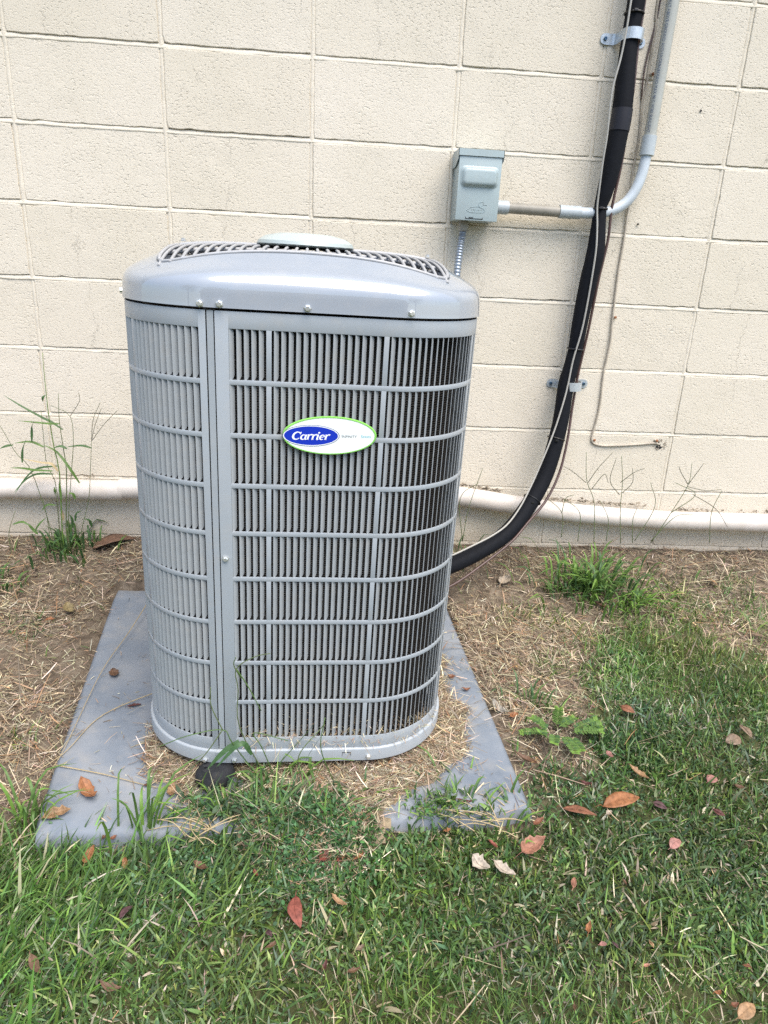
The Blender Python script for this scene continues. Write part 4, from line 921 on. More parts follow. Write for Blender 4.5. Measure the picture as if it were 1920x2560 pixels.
# clippings caught inside the lowest louvres
n = 900; s_ = U(n, SR0, .34); w_ = U(n, -.022, .001); hz = .033 + np.abs(RNG.normal(0, .022, n)) * np.clip(1.2 - (s_ - .05) * 3, .2, 1)
P_ = np.array([peri(s) for s in s_]); mw = np.array(unit.matrix_world)
loc = np.stack([P_[:, 0] + P_[:, 2] * w_, P_[:, 1] + P_[:, 3] * w_, hz, np.ones(n)], 1) @ mw.T
o = blade_object('caught_clippings', loc[:, 0], loc[:, 1], loc[:, 2], U(n, 0, 6.28), np.pi / 2 + RNG.normal(0, .5, n), RNG.normal(0, .3, n), .016 * np.exp(RNG.normal(0, .4, n)), np.full(n, .0012), tints(n, SC, [5, 5, 4, 1, 3, 1]), M_straw, None, 'straw')
tag(o, 'dry clippings caught inside the lowest row of louvres', 'clippings', kind='stuff')
# lawn
def lawn_mask(x, y, soft=.11): return np.clip(lawn_d(x, y) / (soft + .13 * np.clip((x - 1.4) / .15, 0, 1)) + .22, 0, 1)
def grass(name, n, dens, Lm, Ls, Wm, tilt0, tiltsd, bend, cols, wts, label, shape='blade', region=(-.9, 3.3, -2.3, -.3), lean=None, zoff=0.):
    x, y = scatter(n, *region, dens); n = len(x); ok = leaf_clear(x, y); L = Lm * np.exp(RNG.normal(0, Ls, n)) * np.where(ok < 1, .45, 1) * (1 + .8 * np.exp(-((x - .76) / .16) ** 2 - ((y + 1.12) / .06) ** 2)) * (.75 + .5 * vnoise(x, y, 13, 31))
    tilt = np.clip(np.abs(RNG.normal(tilt0, tiltsd, n)), 0, 1.5); az = U(n, 0, 6.283)
    if lean is not None: az = np.where(U(n) < lean[1], lean[0] + RNG.normal(0, .5, n), az)
    o = blade_object(name, x, y, top_z(x, y) - .002 + zoff * U(n), az, tilt, RNG.normal(bend, .35, n), L, Wm * np.exp(RNG.normal(0, .25, n)), tints(n, cols, wts) * (.72 + .56 * vnoise(x, y, 4, 41))[:, None] * np.stack([.85 + .3 * vnoise(x, y, 6, 42), np.ones(n), .8 + .5 * vnoise(x, y, 5, 43)], 1), M_grass, RNG.normal(0, .5, n), shape)
    return tag(o, label, 'grass', kind='stuff')
G1, G2, G3, G4, GD, GB = (.075, .135, .042), (.11, .185, .05), (.18, .265, .062), (.095, .155, .075), (.48, .42, .28), (.30, .24, .155)
long_zone = lambda x, y: np.exp(-(((x - .42) / .30) ** 2 + ((y + 1.27) / .13) ** 2)) + .6 * np.clip((.62 - x) / .2, 0, 1) * np.clip((-1.33 - y) / .05, 0, 1)
fine_zone = lambda x, y: np.clip((-1.40 - y) / .06, 0, 1) * np.clip((x - .75) / .15, 0, 1) + np.clip((x - 1.5) / .3, 0, 1) * np.clip((y + .95) / .25, 0, 1) * .9
near = lambda x, y: np.where((x > .15) & (x < 2.4) & (y > -1.56), 1., .25)
grass('broad_grass', 460000, lambda x, y: near(x, y) * lawn_mask(x, y) * (1.05 - .8 * np.clip(fine_zone(x, y), 0, 1) - .5 * np.clip(long_zone(x, y), 0, 1)) * (.35 + .9 * vnoise(x, y, 8, 21)), .0175, .4, .0036, .8, .45, .4, [G1, G2, G4, G3, GD, (.18, .23, .10)], [5, 4, 4, 2, .9, 1],
      'dark broad bladed turf covering most of the lawn', zoff=.012)
grass('fine_grass', 190000, lambda x, y: near(x, y) * lawn_mask(x, y) * (.18 + .8 * np.clip(fine_zone(x, y), 0, 1)) * (.5 + .7 * vnoise(x, y, 10, 22)), .036, .3, .0019, .35, .35, .45, [G2, G3, (.12, .21, .05), GD], [4, 5, 2.5, 1.6],
      'fine light green turf in the nearest and outer lawn')
grass('long_grass', 42000, lambda x, y: lawn_mask(x, y, .03) * np.clip(long_zone(x, y), 0, 1), .052, .35, .0034, .55, .35, .5, [G1, G2, G3, (.10, .19, .035), GD], [3, 4, 2.2, 4, .7],
      'long bright green grass growing up against the pad front', region=(-.6, 1.0, -1.8, -1.0), lean=(.5, .55))
grass('clover_leaves', 60000, lambda x, y: lawn_mask(x, y, .06) * np.exp(-(((x - .80) / .22) ** 2 + ((y + 1.20) / .10) ** 2)) * (.3 + vnoise(x, y, 20, 24)), .009, .3, .0052, 1.15, .3, .2, [(.055, .12, .045), (.09, .17, .07), (.12, .21, .09)], [4, 4, 2],
      'tiny leaved ground weed spreading in the lawn ahead of the unit', shape='leaf', region=(.3, 1.4, -1.5, -.95), zoff=.022)
grass('dead_grass', 120000, lambda x, y: near(x, y) * lawn_mask(x, y, .12) * (.15 + .7 * vnoise(x, y, 5, 25)), .011, .5, .0013, 1.2, .35, .2, [GD, GB, (.24, .20, .11), (.12, .10, .06)], [3, 3, 3, 2],
      'dead dry blades mixed through the lawn', zoff=.018)
tufts = [(1.45, -.80, .05), (1.60, -.40, .05), (.05, -.45, .05), (-.05, -.75, .06), (1.95, -.30, .10), (2.2, -.38, .12), (.10, -1.0, .06), (.22, -.92, .03), (1.33, -1.02, .05), (2.05, -.22, .07), (1.98, -.36, .06), (1.50, -.62, .06), (1.48, -.35, .05), (2.25, -.20, .08), (1.95, -.30, .09), (1.85, -.36, .09), (1.62, -.50, .07)]
def tuft_d(x, y): return sum(np.exp(-((x - a) ** 2 + (y - b) ** 2) / c ** 2) for a, b, c in tufts) * .85
grass('stray_grass', 60000, lambda x, y: np.where(in_pad(x, y, .01), 0, np.clip(tuft_d(x, y), 0, 1) + .012), .032, .4, .0026, .7, .4, .5, [G1, G2, G3, GD], [3, 4, 2, 1.5],
      'thin stray green blades growing in the bare soil', region=(-.8, 3., -1.1, -.05))
# ------------------------------------------------------------------ fallen leaves
def leaf(rec):
    x0, y0, z0, x1, y1, z1, wr, colr, style, surf, label = rec
    if surf == 'lawn': z0 -= .004; z1 -= .004
    a, b = Vector((x0, y0, z0)), Vector((x1, y1, z1)); c = (a + b) / 2; d = b - a; L = max(d.length * .92, .012)
    h = random.uniform(.15, .6) if surf == 'lawn' else random.uniform(.05, .2)
    lift = .004 if surf == 'pad' else .009 if surf == 'soil' else .005
    nu, nv = 11, 6; v = []; f = []; curl = random.uniform(.5, 1.4) if style == 'c' else random.uniform(.1, .4); arch = random.uniform(.05, .22) * (1.3 if style == 'c' else .7); sk = random.uniform(-.12, .12)
    edge = [random.gauss(0, .11 if style == 'c' else .03) for _ in range((nu + 1) * 2)]
    for i in range(nu + 1):
        t = i / nu; w = wr * L * .5 * (math.sin(math.pi * min(1, t ** .85)) ** .8) * (1 + edge[i])
        if i in (0, nu): w = .0008
        for j in range(nv + 1):
            q = j / nv * 2 - 1; ww = w * (1 + (edge[nu + 1 + i] if q > 0 else 0)); ang = curl * q * .9
            y = ww * math.sin(ang) / max(.9 * curl, .01); z = ww * (1 - math.cos(ang)) / max(.9 * curl, .01) * (1.2 if style == 'c' else .6) + .0006 * abs(q) ** .3 * (L / .04)
            v.append(((t - .5) * L, y + sk * L * math.sin(math.pi * t), z + arch * L * (math.sin(math.pi * t) if style == 'f' else (2 * t - 1) ** 2) + random.gauss(0, .0003)))
    for i in range(nu):
        for j in range(nv): p = i * (nv + 1) + j; f.append((p, p + nv + 1, p + nv + 2, p + 1))
    o = obj('fallen_leaf', v, f, M_leaf[colr], smooth=True)
    mm = o.modifiers.new('thick', 'SOLIDIFY'); mm.thickness = .0004
    st, sf = tube_geo(spline([(-.5 * L, sk * 0, arch * L * (0 if style == 'f' else 1)), (-.58 * L, .02 * L, arch * L * .8), (-.68 * L, .05 * L, 0)], 4), .0006, 5)
    xa = d.normalized(); up = Vector((random.gauss(0, .18), random.gauss(-.15, .15), 1)).normalized(); ya = up.cross(xa).normalized(); za = xa.cross(ya)
    o.matrix_world = Matrix((xa, ya, za)).transposed().to_4x4(); o.location = c + Vector((0, 0, lift))
    tag(o, label, 'leaf', 'fallen leaves on the ground')
    q = obj('leaf_stalk', st, sf, M_leaf[colr], o)
    tv, tf = tube_geo([Vector(((t - .5) * L, sk * L * math.sin(math.pi * t), .0008 + arch * L * (math.sin(math.pi * t) if style == 'f' else (2 * t - 1) ** 2))) for t in [.0, .15, .3, .5, .7, .85, .97]], [.0007, .0007, .0006, .0005, .0004, .0003, .0002], 5)
    obj('leaf_vein', tv, tf, M_leaf[colr], o)
for rec in LEAVES: leaf(rec)
# ------------------------------------------------------------------ weeds
def ribbon(name, pts, w, m, parent, up=(0, -.6, .8), n=9, fold=.25, shape='lance'):
    P = spline(pts, n); v = []; f = []; upv = Vector(up)
    for i, p in enumerate(P):
        t = i / n; tg = (P[min(i + 1, n)] - P[max(i - 1, 0)]).normalized(); s = tg.cross(upv)
        s = s.normalized() if s.length > .05 else tg.orthogonal().normalized(); nn = s.cross(tg)
        k = {'lance': min(1, .45 + 2.2 * t) * (1 - t ** 3) ** .8, 'oval': math.sin(math.pi * (.06 + .94 * t)) ** .6, 'thin': 1 - .6 * t}[shape]; hw = max(.0003, w * .5 * k)
        v += [p - s * hw + nn * hw * fold, p, p + s * hw + nn * hw * fold]
        if i: b = (i - 1) * 3; f += [(b, b + 1, b + 4, b + 3), (b + 1, b + 2, b + 5, b + 4)]
    o = obj(name, v, f, m, None, smooth=True); o.parent = parent; o.matrix_parent_inverse = Matrix.Translation(-parent.location); return o
def stalk(name, pts, r0, r1, m, parent, n=14):
    P = spline(pts, n); v, f = tube_geo(P, [r0 + (r1 - r0) * i / n for i in range(n + 1)], 5); o = obj(name, v, f, m, None, smooth=True); o.parent = parent; o.matrix_parent_inverse = Matrix.Translation(-parent.location); return o
wA = empty('tall_weed', (.05, -.09, .10), 'tall crabgrass weed climbing the wall, crossing the white pipe, isolated from other weeds', 'weed')
WS = {'a':[[0.052,-0.09,0.179],[0.072,-0.09,0.364],[0.071,-0.09,0.445],[0.068,-0.09,0.531],[0.074,-0.09,0.614]],'b':[[0.039,-0.09,0.178],[0.051,-0.09,0.364],[0.044,-0.09,0.444],[0.039,-0.09,0.53],[0.039,-0.09,0.61],[0.04,-0.09,0.689],[0.042,-0.09,0.732]],'c':[[0.031,-0.09,0.178],[0.036,-0.09,0.33],[0.016,-0.09,0.391],[0.016,-0.09,0.475],[0.018,-0.09,0.56]],'d':[[0.004,-0.09,0.178],[-0.032,-0.09,0.369],[-0.07,-0.09,0.424],[-0.09,-0.09,0.471],[-0.107,-0.09,0.51]],'e':[[0.058,-0.09,0.179],[0.084,-0.09,0.352],[0.103,-0.09,0.47],[0.1,-0.09,0.548],[0.048,-0.09,0.577]],'e2':[[0.101,-0.09,0.546],[0.117,-0.09,0.568],[0.134,-0.09,0.595],[0.133,-0.09,0.619]],'f':[[0.096,-0.09,0.162],[0.131,-0.09,0.283],[0.146,-0.09,0.387],[0.157,-0.09,0.471]],'f1':[[0.157,-0.09,0.471],[0.167,-0.09,0.535],[0.193,-0.09,0.591]],'f2':[[0.158,-0.09,0.475],[0.171,-0.09,0.519],[0.195,-0.09,0.574]],'f3':[[0.159,-0.09,0.473],[0.198,-0.09,0.524],[0.241,-0.09,0.568]],'g':[[-0.126,-0.09,0.162],[-0.097,-0.09,0.239]],'h':[[-0.002,-0.09,0.195],[-0.008,-0.09,0.279]],}
WB = [[[0.073,-0.095,0.525],[0.044,-0.095,0.524],[0.018,-0.095,0.529],[-0.043,-0.095,0.532]],[[0.071,-0.095,0.501],[0.04,-0.095,0.523],[0.009,-0.095,0.54],[-0.042,-0.095,0.57],[-0.093,-0.095,0.599]],[[0.111,-0.095,0.338],[0.089,-0.095,0.386],[0.052,-0.095,0.434],[0.014,-0.095,0.46]],[[0.155,-0.095,0.449],[0.126,-0.095,0.456],[0.08,-0.095,0.45]],[[0.015,-0.095,0.448],[-0.022,-0.095,0.463],[-0.071,-0.095,0.459]],[[0.043,-0.095,0.385],[-0.018,-0.095,0.375],[-0.06,-0.095,0.341],[-0.088,-0.095,0.297]],[[0.034,-0.095,0.364],[-0.012,-0.095,0.363],[-0.052,-0.095,0.342],[-0.081,-0.095,0.308]],[[-0.046,-0.095,0.403],[-0.04,-0.095,0.443],[-0.018,-0.095,0.483]],[[0.043,-0.095,0.381],[-0.009,-0.095,0.384],[-0.047,-0.095,0.386],[-0.084,-0.095,0.386]],[[-0.08,-0.095,0.449],[-0.098,-0.095,0.447],[-0.114,-0.095,0.44]],[[-0.006,-0.095,0.25],[0.016,-0.095,0.271],[0.047,-0.095,0.274]],[[0.049,-0.095,0.28],[0.047,-0.095,0.316],[0.05,-0.095,0.345]],[[0.096,-0.095,0.288],[0.092,-0.095,0.304],[0.079,-0.095,0.31]],[[0.081,-0.095,0.207],[0.089,-0.095,0.233],[0.108,-0.095,0.246]],[[0.138,-0.095,0.195],[0.134,-0.095,0.219],[0.123,-0.095,0.229]],[[-0.067,-0.095,0.191],[-0.05,-0.095,0.165],[-0.035,-0.095,0.161]],[[-0.042,-0.095,0.17],[-0.023,-0.095,0.2],[-0.001,-0.095,0.222]],[[0.048,-0.095,0.21],[0.051,-0.095,0.236],[0.054,-0.095,0.253]],[[0.068,-0.095,0.181],[0.071,-0.095,0.207],[0.065,-0.095,0.228]],[[0.029,-0.095,0.29],[0.033,-0.095,0.307],[0.033,-0.095,0.323]],[[0.084,-0.095,0.446],[0.066,-0.095,0.454],[0.047,-0.095,0.449]],[[0.054,-0.095,0.377],[0.038,-0.095,0.401],[0.012,-0.095,0.404],[-0.043,-0.095,0.415]],[[-0.109,-0.095,0.194],[-0.076,-0.095,0.205],[-0.051,-0.095,0.195]],[[-0.013,-0.095,0.467],[-0.008,-0.095,0.51],[0.009,-0.095,0.538]],[[0.035,-0.095,0.592],[0.038,-0.095,0.604],[0.043,-0.095,0.611]],]
yj = lambda: random.uniform(-.025, .02)
for k, p in WS.items():
    p = [tuple(q) for q in p]; thick = .0022 if k in 'ab' else .0013
    if k in ('a', 'b', 'c', 'd', 'e', 'f', 'g', 'h'):
        p = [(p[0][0], p[0][1], .085)] + p
        stalk('stalk', p, thick, .0007, M_wstalk if k != 'b' else M_wlight, wA)
    else: stalk('seed_head', p, .0009, .0008, M_wpurple, wA, 8)
for p in WB:
    dy = yj(); pp = [(x, y + dy + .03 * (i / len(p)) * random.uniform(-1, .4), z) for i, (x, y, z) in enumerate(p)]
    L = sum((Vector(pp[i + 1]) - Vector(pp[i])).length for i in range(len(pp) - 1)); ribbon('blade', pp, .0085 if L > .06 else .0095, random.choice([M_wgreen, M_wdark, M_wdark]) if random.random() < .93 else M_dry, wA)
def fan_weed(w, c, n, spread, lmin, lmax, width, mats, up=.9, lean=(0, 0)):
    for _ in range(n):
        a = random.uniform(0, 6.283); r = abs(random.gauss(0, 1)) * spread; bx_, by_ = c[0] + r * math.cos(a), c[1] + r * math.sin(a) * .75
        if by_ > -.012: by_ = -.012 - random.uniform(0, .03)
        L = random.uniform(lmin, lmax); a2 = a + random.gauss(0, .8); o_ = Vector((math.cos(a2) + lean[0], math.sin(a2) * .8 + lean[1], 0)); z = float(gz(np.array([bx_]), np.array([by_]))[0])
        p0 = Vector((bx_, by_, z)); h = up * random.uniform(.6, 1.1); out = random.uniform(.25, .9); dr = random.uniform(0, .35)
        p = [p0, p0 + Vector((0, 0, L * .35 * h)) + o_ * L * .12 * out, p0 + Vector((0, 0, L * .68 * h)) + o_ * L * .38 * out, p0 + Vector((0, 0, L * (.85 - dr) * h)) + o_ * L * .8 * out]
        for q in p:
            if q.y > -.008: q.y = -.008
        ribbon('blade', p, width * random.uniform(.7, 1.25), random.choice(mats), w, up=(-o_.x * .5, -o_.y * .5 - .1, .8), n=6)
fan_weed(wA, (.05, -.075), 85, .065, .05, .125, .0085, [M_wdark, M_wgreen, M_wdark])
wB = empty('grass_clump', (1.83, -.20, .06), 'big lush green clump of crabgrass with wiry seed stalks at the wall foot', 'weed')
fan_weed(wB, (1.75, -.225), 280, .10, .07, .175, .0082, [M_wgreen, M_wgreen, M_wdark, M_wlight], .8)
fan_weed(wB, (1.65, -.25), 50, .05, .05, .11, .007, [M_wgreen, M_wdark], .7)
fan_weed(wB, (1.88, -.28), 80, .075, .05, .13, .0075, [M_wgreen, M_wlight, M_wlight], .55, (.2, -.4))
WR = [[[1.767,-0.13,0.184],[1.746,-0.13,0.326],[1.71,-0.13,0.401],[1.694,-0.13,0.495]],[[1.715,-0.13,0.394],[1.741,-0.13,0.443],[1.781,-0.13,0.497]],[[1.708,-0.13,0.394],[1.663,-0.13,0.427],[1.627,-0.13,0.446]],[[1.731,-0.13,0.374],[1.764,-0.13,0.423],[1.782,-0.13,0.396]],[[1.858,-0.13,0.186],[1.837,-0.13,0.308],[1.829,-0.13,0.398],[1.811,-0.13,0.485]],[[1.822,-0.13,0.397],[1.863,-0.13,0.433],[1.894,-0.13,0.447]],[[1.826,-0.13,0.356],[1.787,-0.13,0.403],[1.795,-0.13,0.478]],[[1.835,-0.13,0.363],[1.862,-0.13,0.399],[1.854,-0.13,0.446]],[[1.962,-0.13,0.189],[2.011,-0.13,0.298],[2.05,-0.13,0.397],[2.048,-0.13,0.469]],[[2.05,-0.13,0.397],[2.072,-0.13,0.439],[2.088,-0.13,0.47]],[[2.05,-0.13,0.397],[2.018,-0.13,0.437],[2.007,-0.13,0.457]],[[2.048,-0.13,0.39],[2.113,-0.13,0.378],[2.167,-0.13,0.383]],[[2.011,-0.13,0.298],[2.081,-0.13,0.363],[2.005,-0.13,0.402]],[[1.961,-0.13,0.196],[2.028,-0.13,0.284],[2.089,-0.13,0.293]],[[2.074,-0.13,0.363],[2.161,-0.13,0.316],[2.217,-0.13,0.252]],[[2.166,-0.13,0.193],[2.15,-0.13,0.301],[2.168,-0.13,0.379]],[[1.654,-0.13,0.204],[1.643,-0.13,0.289],[1.581,-0.13,0.343]],[[1.643,-0.13,0.289],[1.649,-0.13,0.338],[1.674,-0.13,0.352]],[[1.905,-0.13,0.195],[1.952,-0.13,0.318],[1.923,-0.13,0.4]],[[1.808,-0.13,0.193],[1.802,-0.13,0.271],[1.765,-0.13,0.334]],[[1.324,-0.13,0.182],[1.334,-0.13,0.295],[1.367,-0.13,0.432]],[[1.324,-0.13,0.182],[1.304,-0.13,0.329],[1.358,-0.13,0.384]],[[1.711,-0.13,0.19],[1.703,-0.13,0.29],[1.643,-0.13,0.338]],[[1.899,-0.13,0.187],[1.886,-0.13,0.266],[1.892,-0.13,0.309]],]
for p in WR: stalk('seed_stalk', [tuple(q) for q in p], .0013, .0008, M_wpurple if p[0][2] > .3 else M_wstalk, wB)
def weed(name, c, n, spread, lmin, lmax, wd, mats, label, up=.9, lean=(0, 0)):
    w = empty(name, (c[0], c[1], float(gz(np.array([c[0]]), np.array([c[1]]))[0])), label, 'weed'); fan_weed(w, c, n, spread, lmin, lmax, wd, mats, up, lean); return w
weed('grass_weed', (1.32, -.10), 22, .05, .06, .15, .005, [M_wgreen, M_wdark], 'small grassy weed wedged at the wall right behind the unit')
weed('leafy_weed', (-.13, -.25), 60, .06, .04, .10, .009, [M_wdark, M_wdark, M_wgreen], 'dark leafy weed on soil cut off by the picture edge')
wf = weed('grass_weed', (.790, -1.045), 46, .05, .06, .17, .0072, [M_wgreen, M_wlight, M_wgreen, M_wdark], 'broad bladed weed sprouting against the unit front with long seed stalks', .95, (.1, .1))
weed('grass_weed', (.90, -1.12), 55, .05, .05, .12, .0068, [M_wgreen, M_wdark, M_wlight], 'low broad bladed weed patch spilling over the pad front', .8, (.15, .2))
weed('grass_weed', (1.16, -1.10), 30, .055, .06, .12, .0060, [M_wgreen, M_wlight, M_wdark], 'green weed tuft leaning on the pad front near its outer corner', .85, (-.15, .3))
weed('grass_weed', (.555, -1.165), 20, .04, .08, .20, .0058, [M_wlight, M_wgreen], 'yellow green weed with one long upright shoot at the pad front', 1.1, (.1, .2))
weed('grass_weed', (.335, -1.12), 20, .035, .08, .15, .0062, [M_wlight, M_wgreen], 'bright weed blades leaning over the near pad corner', .9, (.3, .2))
weed('grass_weed', (.70, -1.13), 40, .05, .05, .13, .0058, [M_wlight, M_wgreen, M_wdark], 'bright green weed blades over the pad front right ahead of the black foot', .85, (.1, .15))
weed('grass_weed', (1.06, -1.125), 34, .05, .05, .10, .0058, [M_wgreen, M_wdark, M_wlight], 'low green weed fringe along the pad front where the bare slab reappears', .8, (.1, .3))
weed('grass_weed', (1.25, -1.14), 26, .04, .05, .10, .0052, [M_wgreen, M_wlight, M_wdark], 'short green weed fringe hiding the outer front corner of the pad', .8, (-.1, .3))
weed('grass_weed', (1.40, -.78), 26, .05, .04, .085, .0045, [M_wdark, M_wgreen], 'small grassy weed tuft behind the feathery leaved weed', .9)
def ul(x, y, z): return tuple(unit.matrix_world @ Vector((x - .008, y + .010, z)))
for p in ([(.780, -1.035, .0), ul(-.103, -.350, .10), ul(-.105, -.352, .19), ul(-.108, -.350, .235), ul(-.075, -.352, .262), ul(-.045, -.352, .27)], [ul(-.108, -.350, .235), ul(-.086, -.356, .20), ul(-.062, -.356, .145)], [ul(-.100, -.350, .215), ul(-.112, -.352, .245), ul(-.108, -.352, .262)],
          [(.775, -1.05, .0), ul(-.115, -.36, .07), ul(-.135, -.36, .105), ul(-.20, -.37, .10), ul(-.255, -.37, .075)], [ul(-.135, -.36, .105), ul(-.155, -.358, .16), ul(-.155, -.357, .20)], [ul(-.135, -.36, .105), ul(-.165, -.37, .06), ul(-.20, -.375, .02)],
          [(.80, -1.05, .0), ul(-.06, -.36, .06), ul(-.075, -.358, .095), ul(-.01, -.358, .075)], [(.92, -1.06, .0), ul(.055, -.37, .06), ul(.06, -.36, .13)], [(.86, -1.06, .0), ul(.01, -.38, .05), ul(.05, -.36, .10), ul(.06, -.36, .115)]):
    stalk('seed_stalk', p, .0012, .0008, random.choice([M_wstalk, M_wgreen]), wf, 20)
for p in ([ul(-.105, -.355, .075), ul(-.135, -.365, .055), ul(-.165, -.37, .02)], [ul(-.08, -.36, .045), ul(-.10, -.37, .08), ul(-.145, -.38, .035)]): ribbon('blade', p, .011, M_wdark, wf)
# feathery leaved weed
wl3 = empty('feathery_weed', (1.42, -.90, .0), 'feathery weed with rows of tiny paired leaflets growing beside the pad', 'weed')
for (ax_, ay_, al, el, L) in [(1.425, -.885, 1.3, .95, .055), (1.43, -.89, .5, .5, .060), (1.40, -.91, 3.0, .35, .055), (1.41, -.92, 4.0, .45, .050), (1.43, -.925, 5.2, .35, .055), (1.455, -.91, 5.9, .4, .055), (1.46, -.90, .2, .4, .06), (1.40, -.90, 2.2, .6, .045), (1.445, -.93, 4.8, .3, .05), (1.49, -.90, 6.1, .5, .045), (1.385, -.925, 3.5, .3, .04)]:
    d = Vector((math.cos(al) * math.cos(el), math.sin(al) * math.cos(el), math.sin(el))); p0 = Vector((ax_, ay_, .028)); L *= random.uniform(.85, 1.3); d = (d + Vector((random.gauss(0, .2), random.gauss(0, .2), random.gauss(0, .25)))).normalized(); P = [p0 + d * L * t + Vector((0, 0, -.012 * t * t)) for t in (0, .35, .7, 1)]
    stalk('stalk', P, .0009, .0005, M_wlight, wl3, 8); sd_ = d.cross(Vector((0, 0, 1))).normalized(); Q = spline(P, 11)
    for i in range(1, 12):
        for sg in (-1, 1):
            l_ = .014 * (1 - .45 * abs(i / 11 - .45)); b = Q[i]; tip = b + sd_ * sg * l_ + d * l_ * .35 + Vector((0, 0, random.uniform(-.002, .002)))
            ribbon('leaflet', [b, (b + tip) / 2 + Vector((0, 0, .0008)), tip], .0066, M_wlight if i > 9 else random.choice([M_wgreen, M_wgreen, M_wdark]), wl3, (0, 0, 1), 4, .1, 'oval')
# round pennywort leaves
for (x, y, z, lab) in ((.779, -1.2, .002, 'round pale green clover leaf lying flat, the nearer one to the unit'), (.838, -1.17, .006, 'small round green clover leaf by the red triangular leaf')):
    v = [(0, 0, 0)]; 
    for k in range(20): a = .25 + (6.283 - .5) * k / 19; v.append((.0105 * math.cos(a) * random.uniform(.95, 1.05), .0105 * math.sin(a), .0012 + random.gauss(0, .0005)))
    o = obj('clover_leaf', v, [(0, k, k + 1) for k in range(1, 20)], M_wlight, None, True, (x, y, z + .012), (.3, .1, random.uniform(0, 6))); tag(o, lab, 'clover leaf')
    v, f = tube_geo([Vector((0, 0, 0)), Vector((.002, .001, -.012)), Vector((.003, .002, -.024))], .0006, 5); obj('stalk', v, f, M_wlight, o)
# long dry stalks lying over the pad
for pts, lab in (([(.375, -.33, .075), (.352, -.495, .045), (.334, -.683, .034), (.343, -.957, .022), (.335, -1.03, .02)], 'long straight dry grass stalk lying along the outer edge of the pad'),
                 ([(.52, -.74, .035), (.388, -.838, .024), (.345, -.969, .021), (.28, -1.06, .02)], 'bent dry grass stalk crossing the pad side at a slant'),
                 ([(.34, -1.0, .020), (.447, -1.028, .0195), (.55, -1.062, .0185), (.64, -1.079, .0185)], 'dry grass stalk lying across the pad ahead of the tan crumpled leaf')):
    P = spline(pts, 24); v, f = tube_geo(P, [.0013 - .0007 * i / 24 for i in range(25)], 5); tag(obj('dry_stalk', v, f, M_dry, None, True), lab, 'grass stalk')
ds = empty('dead_weed', (.66, -1.17, -.02), 'pale bleached dead weed sprawling in the grass ahead of the black foot', 'weed')
for _ in range(22):
    a = random.uniform(0, 6.28); L = random.uniform(.04, .11); p0 = Vector((.665 + random.gauss(0, .018), -1.165 + random.gauss(0, .018), .012)); d = Vector((math.cos(a), math.sin(a) * .8, random.uniform(-.05, .3)))
    stalk('stalk', [p0, p0 + d * L * .5 + Vector((random.gauss(0, .006), random.gauss(0, .006), .008)), p0 + d * L], .0014, .0007, M_dry, ds, 6)
ds = empty('dead_weed', (1.20, -1.15, -.02), 'dry straw coloured stems sprawling over the white torn leaves', 'weed')
for _ in range(16):
    a = random.uniform(2.2, 3.6) if random.random() < .7 else random.uniform(0, 6.28); L = random.uniform(.05, .10); p0 = Vector((1.21 + random.gauss(0, .025), -1.15 + random.gauss(0, .015), .014)); d = Vector((math.cos(a), math.sin(a) * .6, random.uniform(-.05, .2)))
    stalk('stalk', [p0, p0 + d * L * .5 + Vector((0, 0, .006)), p0 + d * L], .0012, .0006, M_dry, ds, 6)
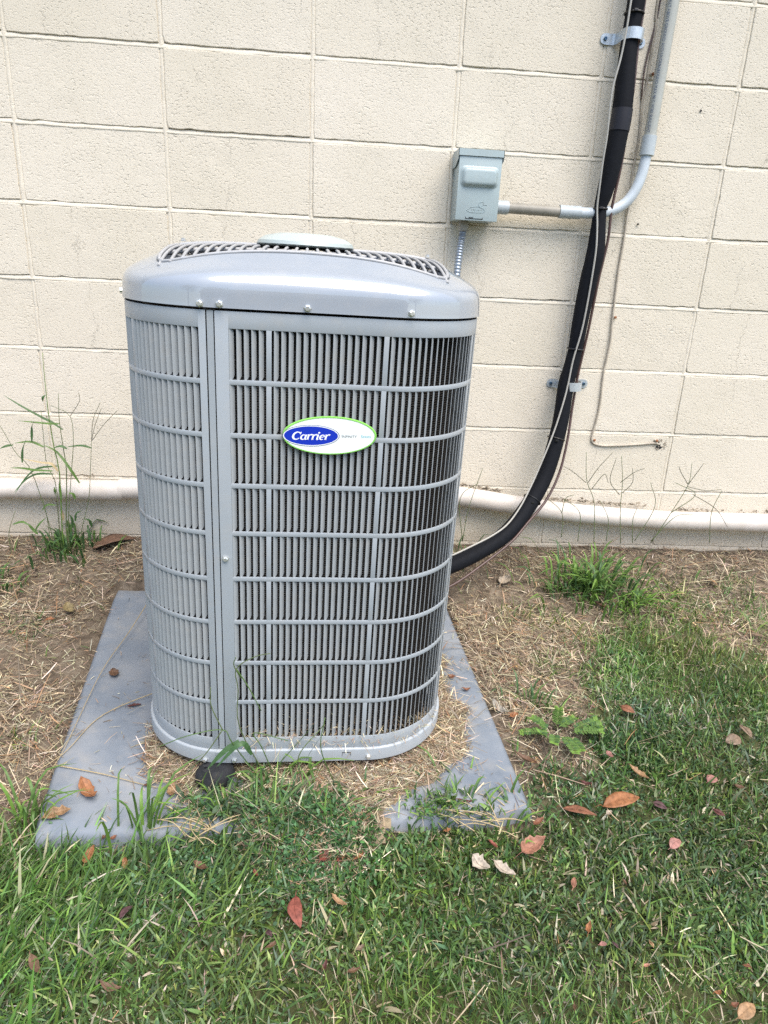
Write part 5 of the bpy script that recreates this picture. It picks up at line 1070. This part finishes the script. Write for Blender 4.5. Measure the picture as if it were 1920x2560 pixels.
# ------------------------------------------------------------------ what faces the wall (seen mirrored in the glossy cover)
hs = empty('brick_house', (1.5, -17, -.25), 'low red brick house standing across the lawn from the wall', 'house')
def hk(mb, name, m): o = mb.build(name, m, None); o.parent = hs; o.matrix_parent_inverse = Matrix.Translation(-hs.location); return o
hk(MB().box(-5.5, 8.5, -24, -17, -.25, 2.55), 'wall', mat('red_brick', (.28, .13, .095), .85, var=.25, vscale=30))
hk(MB().add([(-6, -16.5, 2.5), (9, -16.5, 2.5), (9, -24.5, 2.5), (-6, -24.5, 2.5), (-6, -20.5, 4.4), (9, -20.5, 4.4)], [(0, 1, 5, 4), (2, 3, 4, 5), (1, 2, 5), (3, 0, 4), (0, 3, 2, 1)]), 'roof', M_roof)
for x in (-3.6, .2, 5.6):
    hk(MB().box(x, x + 1.3, -16.998, -16.95, .7, 2.0), 'window', mat('window_glass', (.03, .04, .05), .08)); hk(MB().box(x - .08, x + 1.38, -16.949, -16.93, .6, .7).box(x - .08, x + 1.38, -16.949, -16.93, 2.0, 2.1), 'window_frame', M_soffit)
def tree(x, y, h, r, lab, seed):
    rnd = random.Random(seed); t = empty('shade_tree', (x, y, -.25), lab, 'tree', 'trees across the lawn')
    def pk(o): o.parent = t; o.matrix_parent_inverse = Matrix.Translation(-t.location); return o
    pk(tube('trunk', [(x, y, -.3), (x + .1, y, h * .3), (x - .1, y + .1, h * .6), (x, y, h * .85)], [.28, .2, .14, .05], mat('bark', (.10, .08, .06), .9, var=.3, vscale=8), sides=10, n=12))
    n = 2600; g = np.random.default_rng(seed); u = g.normal(size=(n, 3)); u /= np.linalg.norm(u, axis=1)[:, None]; rad = r * g.uniform(.25, 1, n) ** .5 * (1 + .25 * np.sin(u[:, 0] * 5 + seed) * np.cos(u[:, 2] * 4))
    c = np.array([x, y, h * .66]) + u * rad[:, None] * np.array([1, 1, .85])
    pk(blade_object('crown', c[:, 0], c[:, 1], c[:, 2], g.uniform(0, 6.28, n), g.uniform(.3, 2, n), g.normal(0, .4, n), g.uniform(.2, .5, n), g.uniform(.1, .24, n), tints(n, [(.05, .09, .03), (.07, .12, .035)], [1, 1]), M_grass, None, 'leaf'))
tree(-9, -15, 8, 3.2, 'broad shade tree beyond the lawn, first from the brick house end', 3); tree(-4.5, -26, 9.5, 3.6, 'tall shade tree rising behind the brick house', 5); tree(12.5, -18, 8.5, 3.4, 'broad shade tree on the far side of the brick house', 8)
